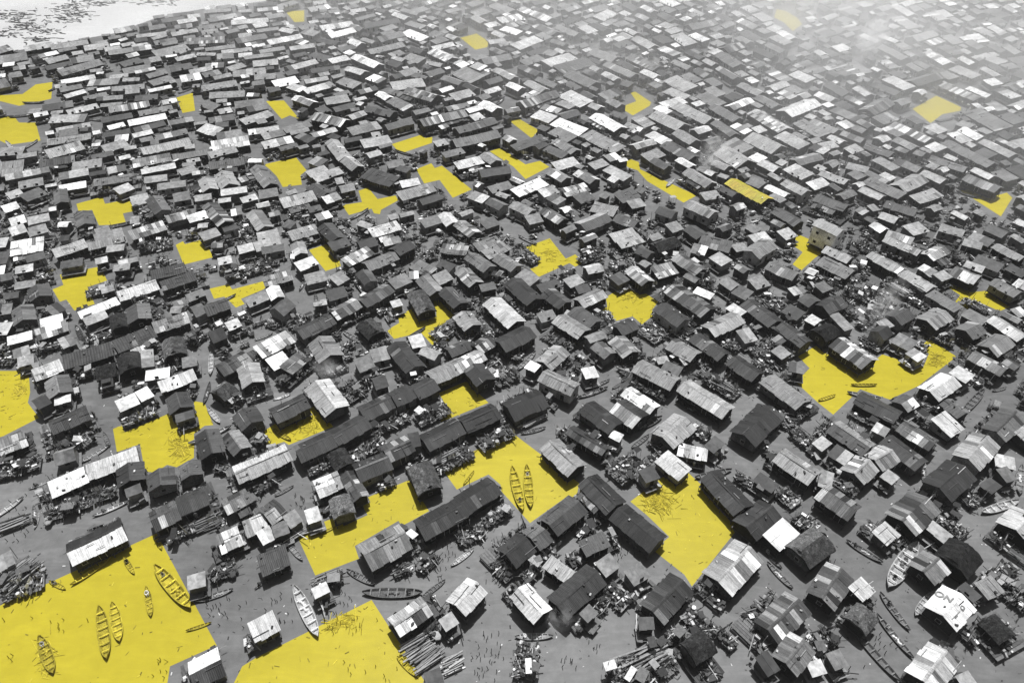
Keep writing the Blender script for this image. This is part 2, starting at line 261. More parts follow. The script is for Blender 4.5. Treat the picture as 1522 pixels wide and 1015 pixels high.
# ------------------------------------------------------------------ house list, read tile by tile: ridge ends, width (m), tones far/near slope, flags
HOUSES = {
'R1a': '''395 220 722 62 5.5 29|0 280 50 255 3 6|1125 945 1310 850 5 93|1300 175 1430 115 4 8p|1095 400 1205 370 2.5 7|1465 85 1590 30 3.5 8p''',
'R1b': '''640 235 890 100 6 65p|340 465 430 420 2 8|-30 700 120 620 3.5 8|1190 540 1320 400 4.5 88|820 660 1015 525 4 76p|1115 650 1180 605 2.2 7|130 65 220 30 3 55|20 120 90 80 3 8p|20 300 190 230 4 3|1010 990 1110 950 2.5 4''',
'R1c': '''-30 240 95 140 5 32|115 140 195 80 5 54|45 430 190 590 4 98|270 540 510 330 5 33|1195 395 1395 190 6 78p|840 575 1020 385 5 33p|215 270 355 370 2.6 7|420 200 570 135 3 4|530 325 620 260 3 6|700 375 800 315 3 5|1060 800 1190 720 4 33t|440 600 480 560 2 5|760 640 850 640 2 4''',
'R1d': '''10 150 130 45 4 9|180 200 340 85 5.5 54t|670 140 750 75 3.2 8|960 45 1090 145 2.5 7|1120 270 1220 160 6 22t|930 340 1025 255 5 55p|1045 600 1160 470 5.5 99L|330 500 450 320 5 44p|500 455 580 390 3 8|540 635 620 545 4 55t|930 990 1070 805 5 88p|20 700 210 515 5 44p|75 850 190 710 4.5 55p|250 915 340 890 2 8|380 870 460 840 2.5 5|1280 450 1380 400 3 6|1330 590 1460 720 4 33t|1480 90 1580 -10 6 87|1160 410 1260 500 2 3|-30 900 40 855 3 3|1150 995 1230 960 2 7''',
'A2': '''345 35 370 145 5 64|335 180 440 155 2 9|205 195 290 150 4 33t|305 340 545 240 5 33|-10 490 160 425 4 7p|735 225 860 170 3.5 9|865 165 945 125 3.5 9|1000 105 1225 20 3.5 8|1095 150 1125 245 5 43|1085 300 1205 265 2 4|545 645 865 530 4 8|310 750 540 650 4 9|805 575 815 690 5 33|785 770 885 730 2 4|1015 610 1025 715 5 44|1185 570 1200 660 4 54|1110 845 1290 765 5 33|945 940 1110 860 5 44p|330 530 460 490 4 65t''',
'B2': '''60 130 150 60 5 54t|240 240 300 330 5 34|420 270 635 170 5 33|700 65 830 240 6 87|1000 250 1200 155 5 33|1215 150 1350 90 5 33|805 410 1020 295 5 33|575 510 805 405 5 33|815 485 880 585 4 33t|185 640 520 495 5 87|940 630 1150 545 5 33|900 630 990 790 3.5 44p|1140 510 1310 430 5 43p|700 745 855 680 4 8p|865 780 900 900 4.5 56t|640 920 720 890 3 7p|370 910 470 840 5 45p|475 975 540 935 3 6|140 390 220 500 4 64|115 850 270 770 4 55p|-15 370 25 520 5 34''',
'C2': '''-10 140 125 70 5 33|840 10 1050 105 4.5 66w|620 240 840 150 6 22|330 320 545 225 5 22|50 450 285 335 5 23|-45 470 30 455 4 33|30 560 100 730 5 45t|320 830 540 695 5 22|45 990 320 845 5 22|880 440 1060 610 5 67|1140 190 1330 330 5 22|1110 670 1290 850 5 23|860 970 1050 820 5 43|1010 360 1240 500 3 34p|1095 20 1180 0 3 9''',
'D2': '''440 75 730 250 5 77|75 120 260 240 4 99p|0 215 150 320 6 35p|-10 395 45 420 2 9|310 425 460 300 6 77|390 475 570 515 3 8p|300 535 450 655 4 8|820 410 1000 230 6 23|970 35 1200 205 5 66|1050 510 1280 660 5 67|610 650 830 880 5 23|830 985 1000 850 5.5 33|50 850 310 1060 5 22|180 665 270 630 3 3|600 495 670 430 2.5 4|900 660 1020 740 2.5 3''',
'E2': '''270 150 530 280 5 33|700 135 850 40 5 98|520 205 595 160 4 46|810 180 930 270 4 54|775 360 865 305 5 8|530 330 740 460 4.5 45p|110 335 340 490 5 64|90 490 200 560 3.5 6p|225 650 325 560 5 77p|345 550 460 485 5 75p|430 420 660 590 4.5 33|945 560 1075 415 5.5 77w|760 740 920 600 6 23|1130 395 1260 265 5 45|1235 400 1310 345 4 7|530 950 690 800 6 45p|1050 690 1130 750 3 3|1090 540 1220 570 3 7p|1155 660 1225 640 3 5|355 345 440 390 2.5 6|420 640 490 690 2.5 7|-5 430 60 480 3 7|0 650 60 670 3 6|30 740 240 885 5 34p''',
'A3': '''65 90 295 50 6 9p|175 160 305 125 3 4|100 235 225 210 3 8p|365 120 590 45 4 7|600 65 845 5 3.5 6|250 335 270 415 5 44|135 475 150 580 5 55|410 200 565 175 3 4|810 415 1080 330 4 8|1055 270 1290 215 4 3|1105 345 1335 270 4 3|530 545 795 440 3 9|575 590 730 530 3 7|790 520 810 610 4 33t|935 465 950 570 5.5 45|785 760 1055 650 4.5 3|1050 630 1290 555 4 5p|1165 675 1185 790 5 54t|860 780 890 890 5 33t|990 780 1000 900 2.5 6p|430 865 765 770 4.5 3|225 955 420 880 4 8|45 720 218 675 3 9|240 680 458 612 4 6p|410 740 505 700 4 5|85 810 200 775 3 7|115 865 228 835 3 7|330 520 420 475 4 5p|0 625 100 620 4 8|640 905 780 870 5 33t|1330 500 1410 470 5 54|1280 425 1400 380 3 5|650 175 735 155 2.5 8|775 220 890 205 2.5 6|690 375 780 350 2.5 6p|-10 150 70 140 5 4|-10 45 40 40 4 8|0 290 80 270 3 4''',
'B3': '''340 65 515 20 4 7|228 95 335 70 3.5 8|90 175 185 155 3 8|385 90 540 65 3 4|390 315 585 265 4 5p|260 455 410 395 3.5 6|450 345 490 425 3.5 89|480 500 570 430 5 44t|-10 500 150 445 5 43|150 620 240 585 3 8|20 665 120 625 5 33t|365 800 590 685 4.5 8p|635 655 865 545 5 33|870 530 1045 440 5 55p|1070 450 1265 340 5 43p|785 690 865 820 6 66|450 885 570 825 4 9p|550 920 670 820 4 4p|90 910 285 805 5 44p|290 870 330 1005 5 77|630 40 660 120 4 66p|640 215 770 165 4 8|690 300 830 265 4 6|880 310 965 265 4 6|1100 195 1305 115 5 55|950 185 1130 95 4 6p|840 410 970 375 4 3|1090 230 1150 310 4 43|1090 560 1180 650 5 43t|1280 330 1400 280 4 5|1280 470 1350 450 2.5 8|1290 100 1403 40 5 32|830 50 960 10 4 3|1050 50 1170 15 5 32|1040 890 1150 850 4 5p|1170 815 1285 785 4 5p|1300 730 1440 900 5 33|1150 990 1240 960 4 44t''',
'C3': '''20 730 115 705 4 8|30 370 110 510 5 45t|80 285 180 390 4.5 65|240 350 350 460 4.5 43|360 220 460 320 4.5 66p|415 120 555 215 4.5 55|610 130 740 210 4.5 65|705 290 870 435 5.5 33|950 365 1075 460 5 43|790 245 900 310 4 6|565 425 740 590 5.5 88|360 520 440 615 5 67|610 740 820 635 5.5 33|460 760 570 690 4.5 35p|1030 545 1210 655 5 67|1140 490 1290 590 5 44|1170 480 1340 405 4.5 67|920 870 1050 760 5 76|1285 730 1385 810 4 65|890 560 1000 530 3 6p|1080 325 1180 285 3.5 7|1150 370 1240 350 3 3|1210 225 1320 200 4 87|20 180 160 255 4 5|180 300 280 260 4 6|-5 270 60 265 3 6|520 130 670 60 4 6|460 80 620 25 4 5|890 360 1030 315 3 3|220 80 400 100 4 5p|280 780 420 720 4 43|120 970 345 870 5 66|345 870 490 800 4.5 79p|440 880 530 990 5 33''',
'D3': '''20 45 180 0 4 7|120 210 240 310 4.5 87p|280 255 420 215 4.5 6p|440 125 610 235 5 45p|540 75 640 100 4 5p|690 125 780 185 4 7|940 105 1070 25 5.5 66w|1070 180 1260 265 5 55|770 295 860 355 4 66|820 350 920 400 4 4|950 330 1050 300 4 6|920 440 1120 590 5 33|400 340 660 510 6 54p|560 365 680 415 2.5 9p|310 465 475 580 5 33w|650 640 860 540 5 67|560 675 765 815 4.5 33|870 690 960 665 4 6|400 720 570 815 5 66|165 870 430 1000 5 66|820 830 1000 950 5 23|1150 600 1330 730 4.5 33|1110 765 1190 825 3 6|30 620 150 570 4.5 33|20 690 130 800 5 55p|1180 490 1290 550 4 3|1340 420 1420 470 5 43|1210 900 1320 920 3 5|810 80 895 60 3 6|280 50 440 0 5 43t|170 80 260 120 4 43|570 10 780 60 5 4|0 310 80 270 4 4p|340 880 460 930 3 4|300 860 380 845 2 7''',
'E3': '''50 70 225 150 4.5 77|10 165 220 265 4.5 5|370 110 590 230 4.5 67|590 240 790 355 4.5 77|480 -5 720 95 4 67|740 130 850 80 4.5 77|1030 5 1175 65 4 6|1225 55 1412 150 4 76|940 215 1110 285 6 55p|1010 185 1140 230 3 7|1215 295 1390 390 4.5 55|780 390 980 510 3.5 5|1020 520 1160 595 3.5 5|1200 550 1420 690 4.5 78|745 585 875 515 5.5 67|1010 655 1110 605 5 55|1170 770 1300 690 5 56|1060 800 1290 920 4.5 55p|145 710 380 865 6 65p|530 690 660 755 4 5p|930 910 1050 980 3.5 9p|520 560 620 505 5 44|410 660 480 620 4 33t|20 480 150 420 5 34|110 530 220 640 2.5 6|10 650 120 600 5 22t|1350 530 1420 510 3 8|705 205 800 255 3 6|820 285 895 255 3 7|1080 150 1260 220 4 4|650 800 740 860 3 6p''',
'T1': '''280 470 410 440 4 7|195 645 345 605 6 7|195 595 380 568 4 6|75 775 180 755 4 6|245 738 370 715 4 7|245 790 360 770 3.5 9|390 765 550 740 4 5|485 800 550 775 4 7|30 820 90 800 4 7|95 830 180 795 5 4|248 790 255 845 4 54|10 875 75 855 4 8|40 930 105 912 4 9|40 970 105 950 4 8|115 925 205 905 4 7|120 970 195 950 4 6|365 875 375 930 5 54|415 968 475 950 3.5 6|395 1003 515 972 4 6|545 985 690 940 4.5 6p|695 910 800 880 5 76p|800 908 880 885 4 8|535 842 610 825 5 7|640 820 680 880 5 54|555 685 715 655 5 6p|590 718 735 690 3 8|720 650 865 625 5 45|750 722 820 700 4 6|860 740 880 790 5 77|930 715 960 770 6 77|875 648 990 620 4 6|1100 608 1225 580 4.5 8|1100 572 1190 550 4 5p|1190 545 1300 515 4 5|1080 690 1140 770 5 56|1180 850 1320 815 5 7|1290 730 1370 702 4 7|1315 748 1430 710 4 7|1390 585 1450 660 5 77|1355 835 1420 815 4 8|1310 770 1370 810 5 44|870 850 940 930 5 45p|1060 880 1110 950 5 57|1215 988 1330 955 4.5 6|1360 940 1420 1000 5 43|1010 838 1075 820 3 8|1080 1003 1170 985 4 7|840 990 915 965 4 6|140 482 200 470 3 9''',
'T2': '''120 975 240 940 4.5 8|245 815 390 775 5 6|420 890 460 935 4.5 88|345 933 420 910 4 5|490 925 560 975 4.5 66p|485 692 595 665 4.5 8|590 640 640 675 5 76|720 620 850 572 4 4|900 582 985 630 5 66|890 695 985 670 4.5 8|930 805 1030 780 4.5 7p|720 848 800 885 4.5 66|1000 940 1110 895 6 74|850 870 930 920 4.5 55p|770 913 830 900 4 6|1050 862 1150 885 5 6|1160 832 1240 805 5 4|1200 853 1260 840 4 6|1110 700 1200 745 4 7|1270 660 1340 632 4.5 6|1110 663 1160 648 4 6|620 795 710 770 4 5|620 830 680 860 4.5 54|590 942 650 920 4 4|100 720 220 760 6 3|190 690 260 678 4 5|390 602 440 590 4 7|10 650 60 690 5 76|1150 900 1240 932 5 44|1140 1003 1240 975 4 7|1370 955 1420 940 4 6|1330 865 1400 890 5 43''',
'T3': '''170 612 270 672 8 77|290 555 410 612 8 77|20 705 120 765 5.5 76|330 668 400 702 5 78|430 752 520 800 5 77w|200 748 355 832 6 yy|560 815 690 862 5.5 44|580 715 690 757 4.5 77|900 778 1000 732 6 77|1010 712 1100 752 5 77|750 782 840 822 4.5 67|1190 730 1330 785 6 55p|850 842 980 882 5 44|970 835 1070 802 4.5 7|560 920 665 968 5 77W|850 978 960 1012 4.5 77|940 963 1010 945 4.5 7|800 930 850 960 4 88|1190 990 1270 1012 4.5 66|830 890 900 915 4.5 77|1080 940 1180 970 5 66|1280 940 1360 975 5 44|770 602 880 642 5 54|690 680 780 702 5 66|900 662 1000 702 5 45|1040 652 1190 702 5 55|530 778 600 755 4 8|20 842 130 890 5.5 76w|80 822 150 810 4 6|390 872 490 930 5 44|410 988 460 970 4 7|300 1012 370 995 4 8|50 960 110 1000 5 43|575 612 640 600 4 7|670 548 760 582 4.5 66|545 498 650 545 5 76|690 632 740 612 4 7|130 672 190 697 4.5 77''',
}
DECK_Z = 0.95
class H: pass
houses = []
def add_house(px, tw, tones, flags, src):
    h = H(); h.tones = tones; h.flags = flags; h.src = src
    gable = len(tones) == 2
    h.gable = gable or 't' in flags
    h.wall_h = random.uniform(1.6, 2.0)
    if 'w' in flags: h.wall_h = 2.5
    if 'W' in flags: h.wall_h = 5.0
    tw *= .87 if tw < 7 else 1.0
    h.W = tw
    h.slope = random.uniform(.36, .46) if gable else random.uniform(.14, .2)
    if 't' in flags: h.slope = random.uniform(.6, .75)
    zr = DECK_Z + h.wall_h + (h.slope * tw / 2 if gable else .25)
    a, b = unproj(px[0], px[1], zr), unproj(px[2], px[3], zr)
    c = (a + b) / 2; d = b - a
    h.L = max(2.2, min(22, d.length)); h.ang = math.atan2(d.y, d.x); h.x, h.y = c.x, c.y
    h.px = proj((h.x, h.y, 2.5)); houses.append(h)
    return h
for t, s in HOUSES.items():
    for e in s.split('|'):
        q = e.split(); x1, y1, x2, y2, tw = map(float, q[:5])
        tn = ''.join(ch for ch in q[5] if ch.isdigit() or ch == 'y'); fl = ''.join(ch for ch in q[5] if not (ch.isdigit() or ch == 'y'))
        p, q2 = tp(t, x1, y1), tp(t, x2, y2)
        add_house((*p, *q2), tw, tn, fl, 'hand')

# footprints: oriented boxes (cx, cy, half length, half width, angle)
def obb(h, e=0.0): return (h.x, h.y, h.L / 2 + e, h.W / 2 + e, h.ang)
def sat(A, B):
    """overlap depth and axis of two oriented boxes, None when apart"""
    dx, dy = B[0] - A[0], B[1] - A[1]
    if dx * dx + dy * dy > (A[2] + A[3] + B[2] + B[3]) ** 2: return None
    best = None
    for ang in (A[4], A[4] + math.pi / 2, B[4], B[4] + math.pi / 2):
        cx, cy = math.cos(ang), math.sin(ang); d = dx * cx + dy * cy; r = 0
        for Q in (A, B): r += Q[2] * abs(math.cos(Q[4] - ang)) + Q[3] * abs(math.sin(Q[4] - ang))
        pen = r - abs(d)
        if pen <= 0: return None
        if best is None or pen < best[0]: s = 1 if d >= 0 else -1; best = (pen, cx * s, cy * s)
    return best
for h in houses: h.x0, h.y0 = h.x, h.y
def cover(h, x, y):
    ca, sa = math.cos(h.ang), math.sin(h.ang); n = 0
    for u in (-.46, -.25, 0, .25, .46):
        for v in (-.46, -.15, .15, .46):
            q = proj((x + u * h.L * ca - v * h.W * sa, y + u * h.L * sa + v * h.W * ca, 3.1))
            if px_in_patch(*q): n += 1
    return n
for it in range(30):
    if it % 3 == 0:
        for h in houses:
            if 'y' in h.tones: continue
            c0 = cover(h, h.x, h.y)
            if not c0: continue
            best = (c0, h.x, h.y)
            for rad in (.4, .8):
                for k in range(10):
                    x, y = h.x + rad * math.cos(k * .628), h.y + rad * math.sin(k * .628); c = cover(h, x, y) + rad * .8
                    if c < best[0]: best = (c, x, y)
            h.x, h.y = best[1], best[2]
            if it > 9 and cover(h, h.x, h.y) > 1: h.L *= .95; h.W *= .95
    for i in range(len(houses)):
        a = houses[i]
        for j in range(i + 1, len(houses)):
            b = houses[j]
            if abs(a.x - b.x) > 22 or abs(a.y - b.y) > 22: continue
            r = sat(obb(a, -.12), obb(b, -.12))
            if r:
                p = r[0] * .5; aa, ab = (a.L * a.W) ** 1.5, (b.L * b.W) ** 1.5; wa = ab / (aa + ab)
                a.x -= r[1] * p * wa; a.y -= r[2] * p * wa; b.x += r[1] * p * (1 - wa); b.y += r[2] * p * (1 - wa)
                if it > 14:
                    s = b if aa > ab else a
                    al = abs(math.cos(s.ang) * r[1] + math.sin(s.ang) * r[2])
                    if al > .7: s.L = max(2, s.L - .25 * r[0])
                    else: s.W = max(1.8, s.W - .25 * r[0])
    for h in houses:
        dx, dy = h.x - h.x0, h.y - h.y0; d = math.hypot(dx, dy); m = 1.3 + .006 * h.y0
        if d > m: h.x, h.y = h.x0 + dx * m / d, h.y0 + dy * m / d
for h in houses:
    h.px = proj((h.x, h.y, 2.5))
# spatial hash of footprints
GRID = {}
def g_add(B, tag=None):
    for i in range(int(math.floor((B[0] - 8) / 16)), int(math.floor((B[0] + 8) / 16)) + 1):
        for j in range(int(math.floor((B[1] - 8) / 16)), int(math.floor((B[1] + 8) / 16)) + 1):
            GRID.setdefault((i, j), []).append((B, tag))
def g_hit(B, skip=None):
    i, j = int(math.floor(B[0] / 16)), int(math.floor(B[1] / 16))
    for a in (-1, 0, 1):
        for b in (-1, 0, 1):
            for Q, t in GRID.get((i + a, j + b), ()):
                if t is not None and t is skip: continue
                if sat(B, Q): return True
    return False
for h in houses: g_add(obb(h), h)

# canoes read from the photograph; their berths stay clear of decks and sheds
CANOES = '''R1b 230 425 375 730 1 .34 c|R1b 635 465 995 465 1 .09 c|R1b 540 325 710 415 1 .11|R1b 990 490 1130 385 1 .1|R1b 1160 305 1300 200 1 .3 c|R1b 185 160 280 270 1 .16|R1b 0 435 100 350 0 .1 c
R1c 20 725 250 720 1 .22 c|R1d 0 280 155 440 1 .12 c|R1d 880 600 1000 455 2 .25|R1d 715 440 890 170 2 .28 c|R1d 470 150 690 285 1 .1 c|R1d 510 680 790 995 0 .1|R1d 650 590 870 855 0 .12 c|R1d 670 460 850 690 1 .12 c|R1d -40 180 90 320 1 .09
A2 500 585 690 470 1 .2|A2 180 745 320 690 1 .2|A2 580 920 810 825 0 .3|A2 220 970 212 850 1 .12 c|A2 650 390 690 480 1 .1|B2 430 185 540 150 1 .4 c|B2 440 790 560 725 1 .1|C2 700 400 860 360 1 .1 c|C2 1060 175 1250 110 0 .12 c|C2 1130 115 1262 60 0 .12
D2 95 395 305 295 1 .09 c|D2 110 490 225 405 1 .1|D2 410 200 565 292 1 .09 c|E2 660 570 672 720 1 .12 c|E2 900 280 1040 130 0 .09|D2 0 110 60 75 1 .1|R1a 1170 515 1390 440 1 .14 c|R1a 210 60 225 0 1 .2|B3 690 300 650 380 1 .1 c|B3 770 500 760 400 1 .08 c
D3 1005 240 1195 370 0 .3|D3 60 900 140 880 1 .1|E3 450 50 640 190 0 .25|E3 700 420 760 450 1 .1|A3 520 620 570 715 1 .05|B3 950 660 1085 740 1 .14|B3 340 720 470 670 0 .2|C3 740 930 870 800 0 .16|E2 1180 110 1100 130 1 .1|E3 270 700 470 790 1 .2'''
YC = '''R1a 925 305 1140 560 1 .46 c|R1a 595 545 640 860 1 .36|R1a 670 520 715 755 2 .5|R1a 870 425 900 605 1 .4 c|R1a 420 420 660 255 0 .44|R1a 735 250 800 350 1 .42 c|R1a 235 720 320 945 2 .33 c|R1a 1115 685 1250 640 0 .3|R1a 310 400 370 430 1 .4|R1b 840 840 970 965 1 .45|C2 645 610 715 890 1 .42|C2 738 600 765 870 1 .42|C2 340 720 410 630 0 .38|B2 430 370 545 440 1 .36|E2 0 190 110 155 1 .36|E2 205 92 370 92 0 .3|R1b 360 120 470 70 0 .4|R1a 925 120 960 200 1 .4'''
for e in (CANOES.replace('\n', '|') + '|' + YC).split('|'):
    t, a, b, c, d, *_r = e.split(); p, q = unproj(*tp(t, float(a), float(b)), .3), unproj(*tp(t, float(c), float(d)), .3)
    g_add(((p.x + q.x) / 2, (p.y + q.y) / 2, (q - p).length / 2, .7, math.atan2(q.y - p.y, q.x - p.x)), 'boat')

# open platforms heaped with goods, read from the photograph (centre, half sizes in metres, image angle)
ZONES = '''R1a 1300 330 3.2 2.2 -25|R1a 110 370 3 2.4 -20|R1b 100 240 2.6 2.2 -20|R1b 820 290 3 2 -25|R1b 470 400 2.8 .9 -20|R1b 960 320 1.4 2.4 40|R1b 1230 90 3 1.6 -20|R1b 1060 660 1.4 1.2 40
R1c 420 110 2.4 2 40|R1c 120 320 2.2 1.2 -40|R1c 690 450 2 1.8 40|R1c 530 560 2.4 1.6 -35|R1c 390 640 1.4 1.4 -35|R1c 1050 600 2.6 1.6 40|R1c 780 880 3.6 1.8 -30|R1c 960 690 2.8 1.6 -30|R1c 1210 700 2 1.2 45|R1c 30 820 1.2 2 10
R1d 1180 700 2.4 1.4 40|R1d 1390 480 2.6 1.2 40|R1d 280 760 2.4 1.4 -35|R1d 300 940 2 1.2 -30|R1d 420 560 2 .8 35|R1d 1400 370 1.6 1 -30|R1d 1080 70 1.6 1 40|R1d 200 50 1.6 1 30
A2 400 840 4.6 1.6 -20|A2 450 440 3.4 1.6 -25|A2 80 620 3.4 1.4 -15|A2 560 770 2.2 1.8 -20|A2 690 780 2 1.4 -20|A2 850 270 3.4 1.3 -22|A2 250 560 2 1 -15|A2 1210 130 1.6 1.6 0|A2 1100 1000 3 .9 -25
B2 390 700 3.4 1.3 -25|B2 320 440 1.6 1.4 30|B2 900 130 2 1.6 40|B2 720 600 3 1.2 -25|B2 990 470 2.6 1 -25|B2 1150 340 2.8 .9 -25|B2 1100 690 2.6 1.2 -25|B2 60 590 1.8 1.4 0|B2 300 100 1.8 1.2 0|B2 780 880 2 .9 -20
C2 500 880 4.2 1.8 -28|C2 230 540 3.4 1.4 -25|C2 100 250 3 1.8 -25|C2 800 270 3.2 1.6 -28|C2 500 400 2.8 1.2 -28|C2 170 640 1.8 1.8 40|C2 1050 470 2.6 1.3 35|C2 600 40 2 1.6 -20|C2 1000 40 2.4 1 20|C2 1200 400 2 1 35
D2 680 100 2.8 1.4 30|D2 900 480 1.8 1.2 40|D2 1080 330 2 1.6 40|D2 90 640 2.6 1.8 -35|D2 880 720 2.4 1.6 35|D2 1200 450 2.4 1.6 40|D2 500 420 1.8 1 30|D2 1070 800 1.6 1.4 40
E2 950 790 2.8 1.6 -35|E2 230 620 1.4 1 30|E2 430 700 1.6 1 -30|E2 1030 100 2.2 1.2 -35|E2 770 900 2 1 40|E2 130 590 1.8 1.2 30|E2 820 920 1.6 1 30|E2 1040 570 1.6 1 -30|E2 700 330 1.8 1 30
A3 270 270 3.6 1.6 -15|A3 480 190 2.6 1.2 -15|A3 700 700 2.6 1 -15|A3 260 540 2 1.4 -10|A3 960 440 3 1 -20|A3 690 380 2.4 1 -15|A3 1050 70 3 1.6 -10|A3 560 930 2.4 1.2 -15|A3 360 770 2.6 .9 -15|A3 60 870 2 1.6 0|A3 1340 720 1.4 2 20
B3 300 240 4 1.6 -15|B3 900 400 3 2 -25|B3 1250 260 2.6 1.2 -25|B3 1200 520 3 1.6 -25|B3 980 760 1.4 2.4 40|B3 560 780 3 1.2 -28|B3 250 560 2.6 2 -20|B3 1100 920 2.6 1.4 -25|B3 1280 880 1.4 2.2 40|B3 450 170 2.4 1.4 -10|B3 660 600 1 2 50
C3 700 460 2.6 1.2 40|C3 590 280 2.6 1.4 30|C3 780 140 2.8 1.4 30|C3 330 80 3 1.6 20|C3 1040 640 3 1 35|C3 700 860 2.4 1.6 -28|C3 150 800 1.4 1.6 30|C3 270 650 1.6 1.6 -30|C3 1300 560 1.8 1 -25|C3 1250 140 3 1.2 -25|C3 160 130 1.4 2 40|C3 520 650 3 .9 -20
D3 210 690 2.8 1.8 35|D3 640 460 2.8 1 32|D3 1130 470 2.6 1.6 35|D3 620 900 3.4 1.2 32|D3 800 740 2.4 1.6 30|D3 950 770 1.6 1.8 40|D3 330 560 1.6 1 30|D3 60 200 2.4 1.4 -10|D3 1260 630 3 1.2 35|D3 1060 870 2.6 1 35
E3 330 400 3.6 2.6 20|E3 900 700 2.8 2 25|E3 560 370 2.8 1 28|E3 680 450 2.4 1 28|E3 300 80 2.6 1.4 20|E3 1080 480 2.2 .9 28|E3 440 560 2 2 0|E3 660 740 2 1 25|E3 960 160 3 1.6 -40|E3 400 740 2.4 .8 30|E3 830 290 2 1 0|E3 1200 440 2.4 .8 30'''
ZB = []
for e in ZONES.replace('\n', '|').split('|'):
    t, *n = e.split(); zx, zy, hl, hw, ia = map(float, n); px = tp(t, zx, zy); c = unproj(px[0], px[1], .9)
    if px_in_patch(*px): continue
    q = unproj(px[0] + 10 * math.cos(R(ia)), px[1] + 10 * math.sin(R(ia)), .9); ang = math.atan2(q.y - c.y, q.x - c.x); done = False
    for k in (1.3, 1.1, .9, .75, .6, .45):
        for ox, oy in ((0, 0), (.8, 0), (-.8, 0), (0, .8), (0, -.8), (1.4, 1), (-1.4, 1), (1.4, -1), (-1.4, -1)):
            B = (c.x + ox, c.y + oy, hl * k, hw * k, ang)
            if g_hit(B): continue
            g_add(B, 'zone'); ZB.append((B, px, ang)); done = True; break
        if done: break
print('platforms', len(ZB))

# ------------------------------------------------------------------ far infill: the settlement running to the haze
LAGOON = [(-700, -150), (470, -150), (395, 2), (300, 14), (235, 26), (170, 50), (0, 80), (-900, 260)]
CANALS = [[(243, 78), (262, 115), (280, 170), (300, 215)], [(350, 185), (372, 215), (398, 250)], [(190, 350), (205, 385)], [(420, 360), (450, 440), (480, 480)],
          [(700, 300), (760, 330), (820, 345)], [(960, 300), (1080, 420), (1180, 440)], [(1060, 470), (1120, 560)], [(1250, 270), (1400, 280)],
          [(1190, 330), (1195, 350)], [(1050, 130), (1180, 125)], [(1260, 75), (1300, 100)], [(660, 130), (780, 150)], [(680, 236), (756, 220)], [(705, 312), (750, 340)], [(1193, 128), (1290, 131)], [(880, 270), (1010, 320)], [(560, 150), (640, 190)], [(1380, 90), (1500, 150)], [(480, 90), (600, 110)], [(850, 60), (980, 90)], [(1290, 250), (1340, 262)],
          [(130, 575), (165, 630), (172, 650)], [(218, 700), (228, 745)], [(87, 390), (95, 420), (102, 463), (121, 500), (132, 515)], [(280, 471), (304, 523), (318, 604), (328, 640)], [(447, 471), (440, 500)],
          [(439, 668), (448, 711), (436, 770)], [(452, 840), (417, 905), (405, 960)], [(790, 480), (794, 515), (777, 558), (740, 592)], [(820, 621), (844, 611), (790, 655)], [(990, 609), (926, 675)], [(1101, 607), (1075, 652), (1082, 682), (1120, 700)],
          [(1443, 611), (1424, 654), (1386, 692), (1367, 713), (1318, 746), (1263, 782)], [(1215, 780), (1247, 797), (1280, 825), (1307, 860)], [(1140, 850), (1202, 890), (1227, 925), (1280, 990)], [(1497, 730), (1464, 763)], [(700, 930), (780, 980), (900, 990)], [(640, 860), (720, 880)],
          [(540, 600), (560, 640)], [(1030, 520), (1090, 560)], [(600, 400), (690, 420)], [(300, 440), (400, 470)]]
lg = sheet('lagoon', [unproj(x, y) for x, y in LAGOON], 0.004, M_sky_pale); lg['kind'] = 'structure'  # pale sheet, the sky's reflection put into its colour
def near_canal(x, y, d):
    for c in CANALS:
        for (ax, ay), (bx, by) in zip(c, c[1:]):
            t = max(0, min(1, ((x - ax) * (bx - ax) + (y - ay) * (by - ay)) / ((bx - ax) ** 2 + (by - ay) ** 2)))
            if math.hypot(x - ax - t * (bx - ax), (y - ay - t * (by - ay)) * 1.6) < d: return True
    return False
def local_dir(x, y):
    """image slope of a house ridge as it runs at this place in the photograph"""
    k = max(0, min(1, (x - 250) / 800))
    if random.random() < .25 + .5 * k: a = 14 + 14 * k
    else: a = -10 - 10 * k
    if x < 420 and random.random() < .9: a = -9
    return R(a + random.gauss(0, 4))
def try_fill(x, y, L, W, ymax):
    if in_poly((x, y), LAGOON) or near_canal(x, y, 8): return None
    c = unproj(x, y, 2.5); ia = local_dir(x, y)
    e = unproj(x + 10 * math.cos(ia), y + 10 * math.sin(ia), 2.5); ang = math.atan2(e.y - c.y, e.x - c.x)
    B = (c.x, c.y, L / 2 + .15, W / 2 + .15, ang)
    if noise.noise(Vector((c.x * .03, c.y * .03, 5))) > .62: return None
    if g_hit(B): return None
    ca, sa = math.cos(ang), math.sin(ang)
    for u in (-1, 0, 1):
        for v in (-1, 1):
            for z in (0.0, 3.6):
                q = proj((c.x + u * L / 2 * ca - v * W / 2 * sa, c.y + u * L / 2 * sa + v * W / 2 * ca, z))
                if px_in_patch(*q): return None
    h = H(); h.x, h.y, h.L, h.W, h.ang = c.x, c.y, L, W, ang; h.src = 'fill'
    h.gable = random.random() < .55
    d = random.choices('3456789', (2, 3, 5, 6, 5, 4, 2))[0]; d2 = d if random.random() < .7 else str(max(2, min(9, int(d) + random.choice((-1, 1)))))
    h.tones = d + d2 if h.gable else d; h.flags = 'p' if random.random() < .2 else ''
    h.wall_h = random.uniform(1.6, 2.2); h.slope = random.uniform(.32, .45) if h.gable else random.uniform(.12, .2)
    h.px = (x, y); houses.append(h); g_add(obb(h), h); return h
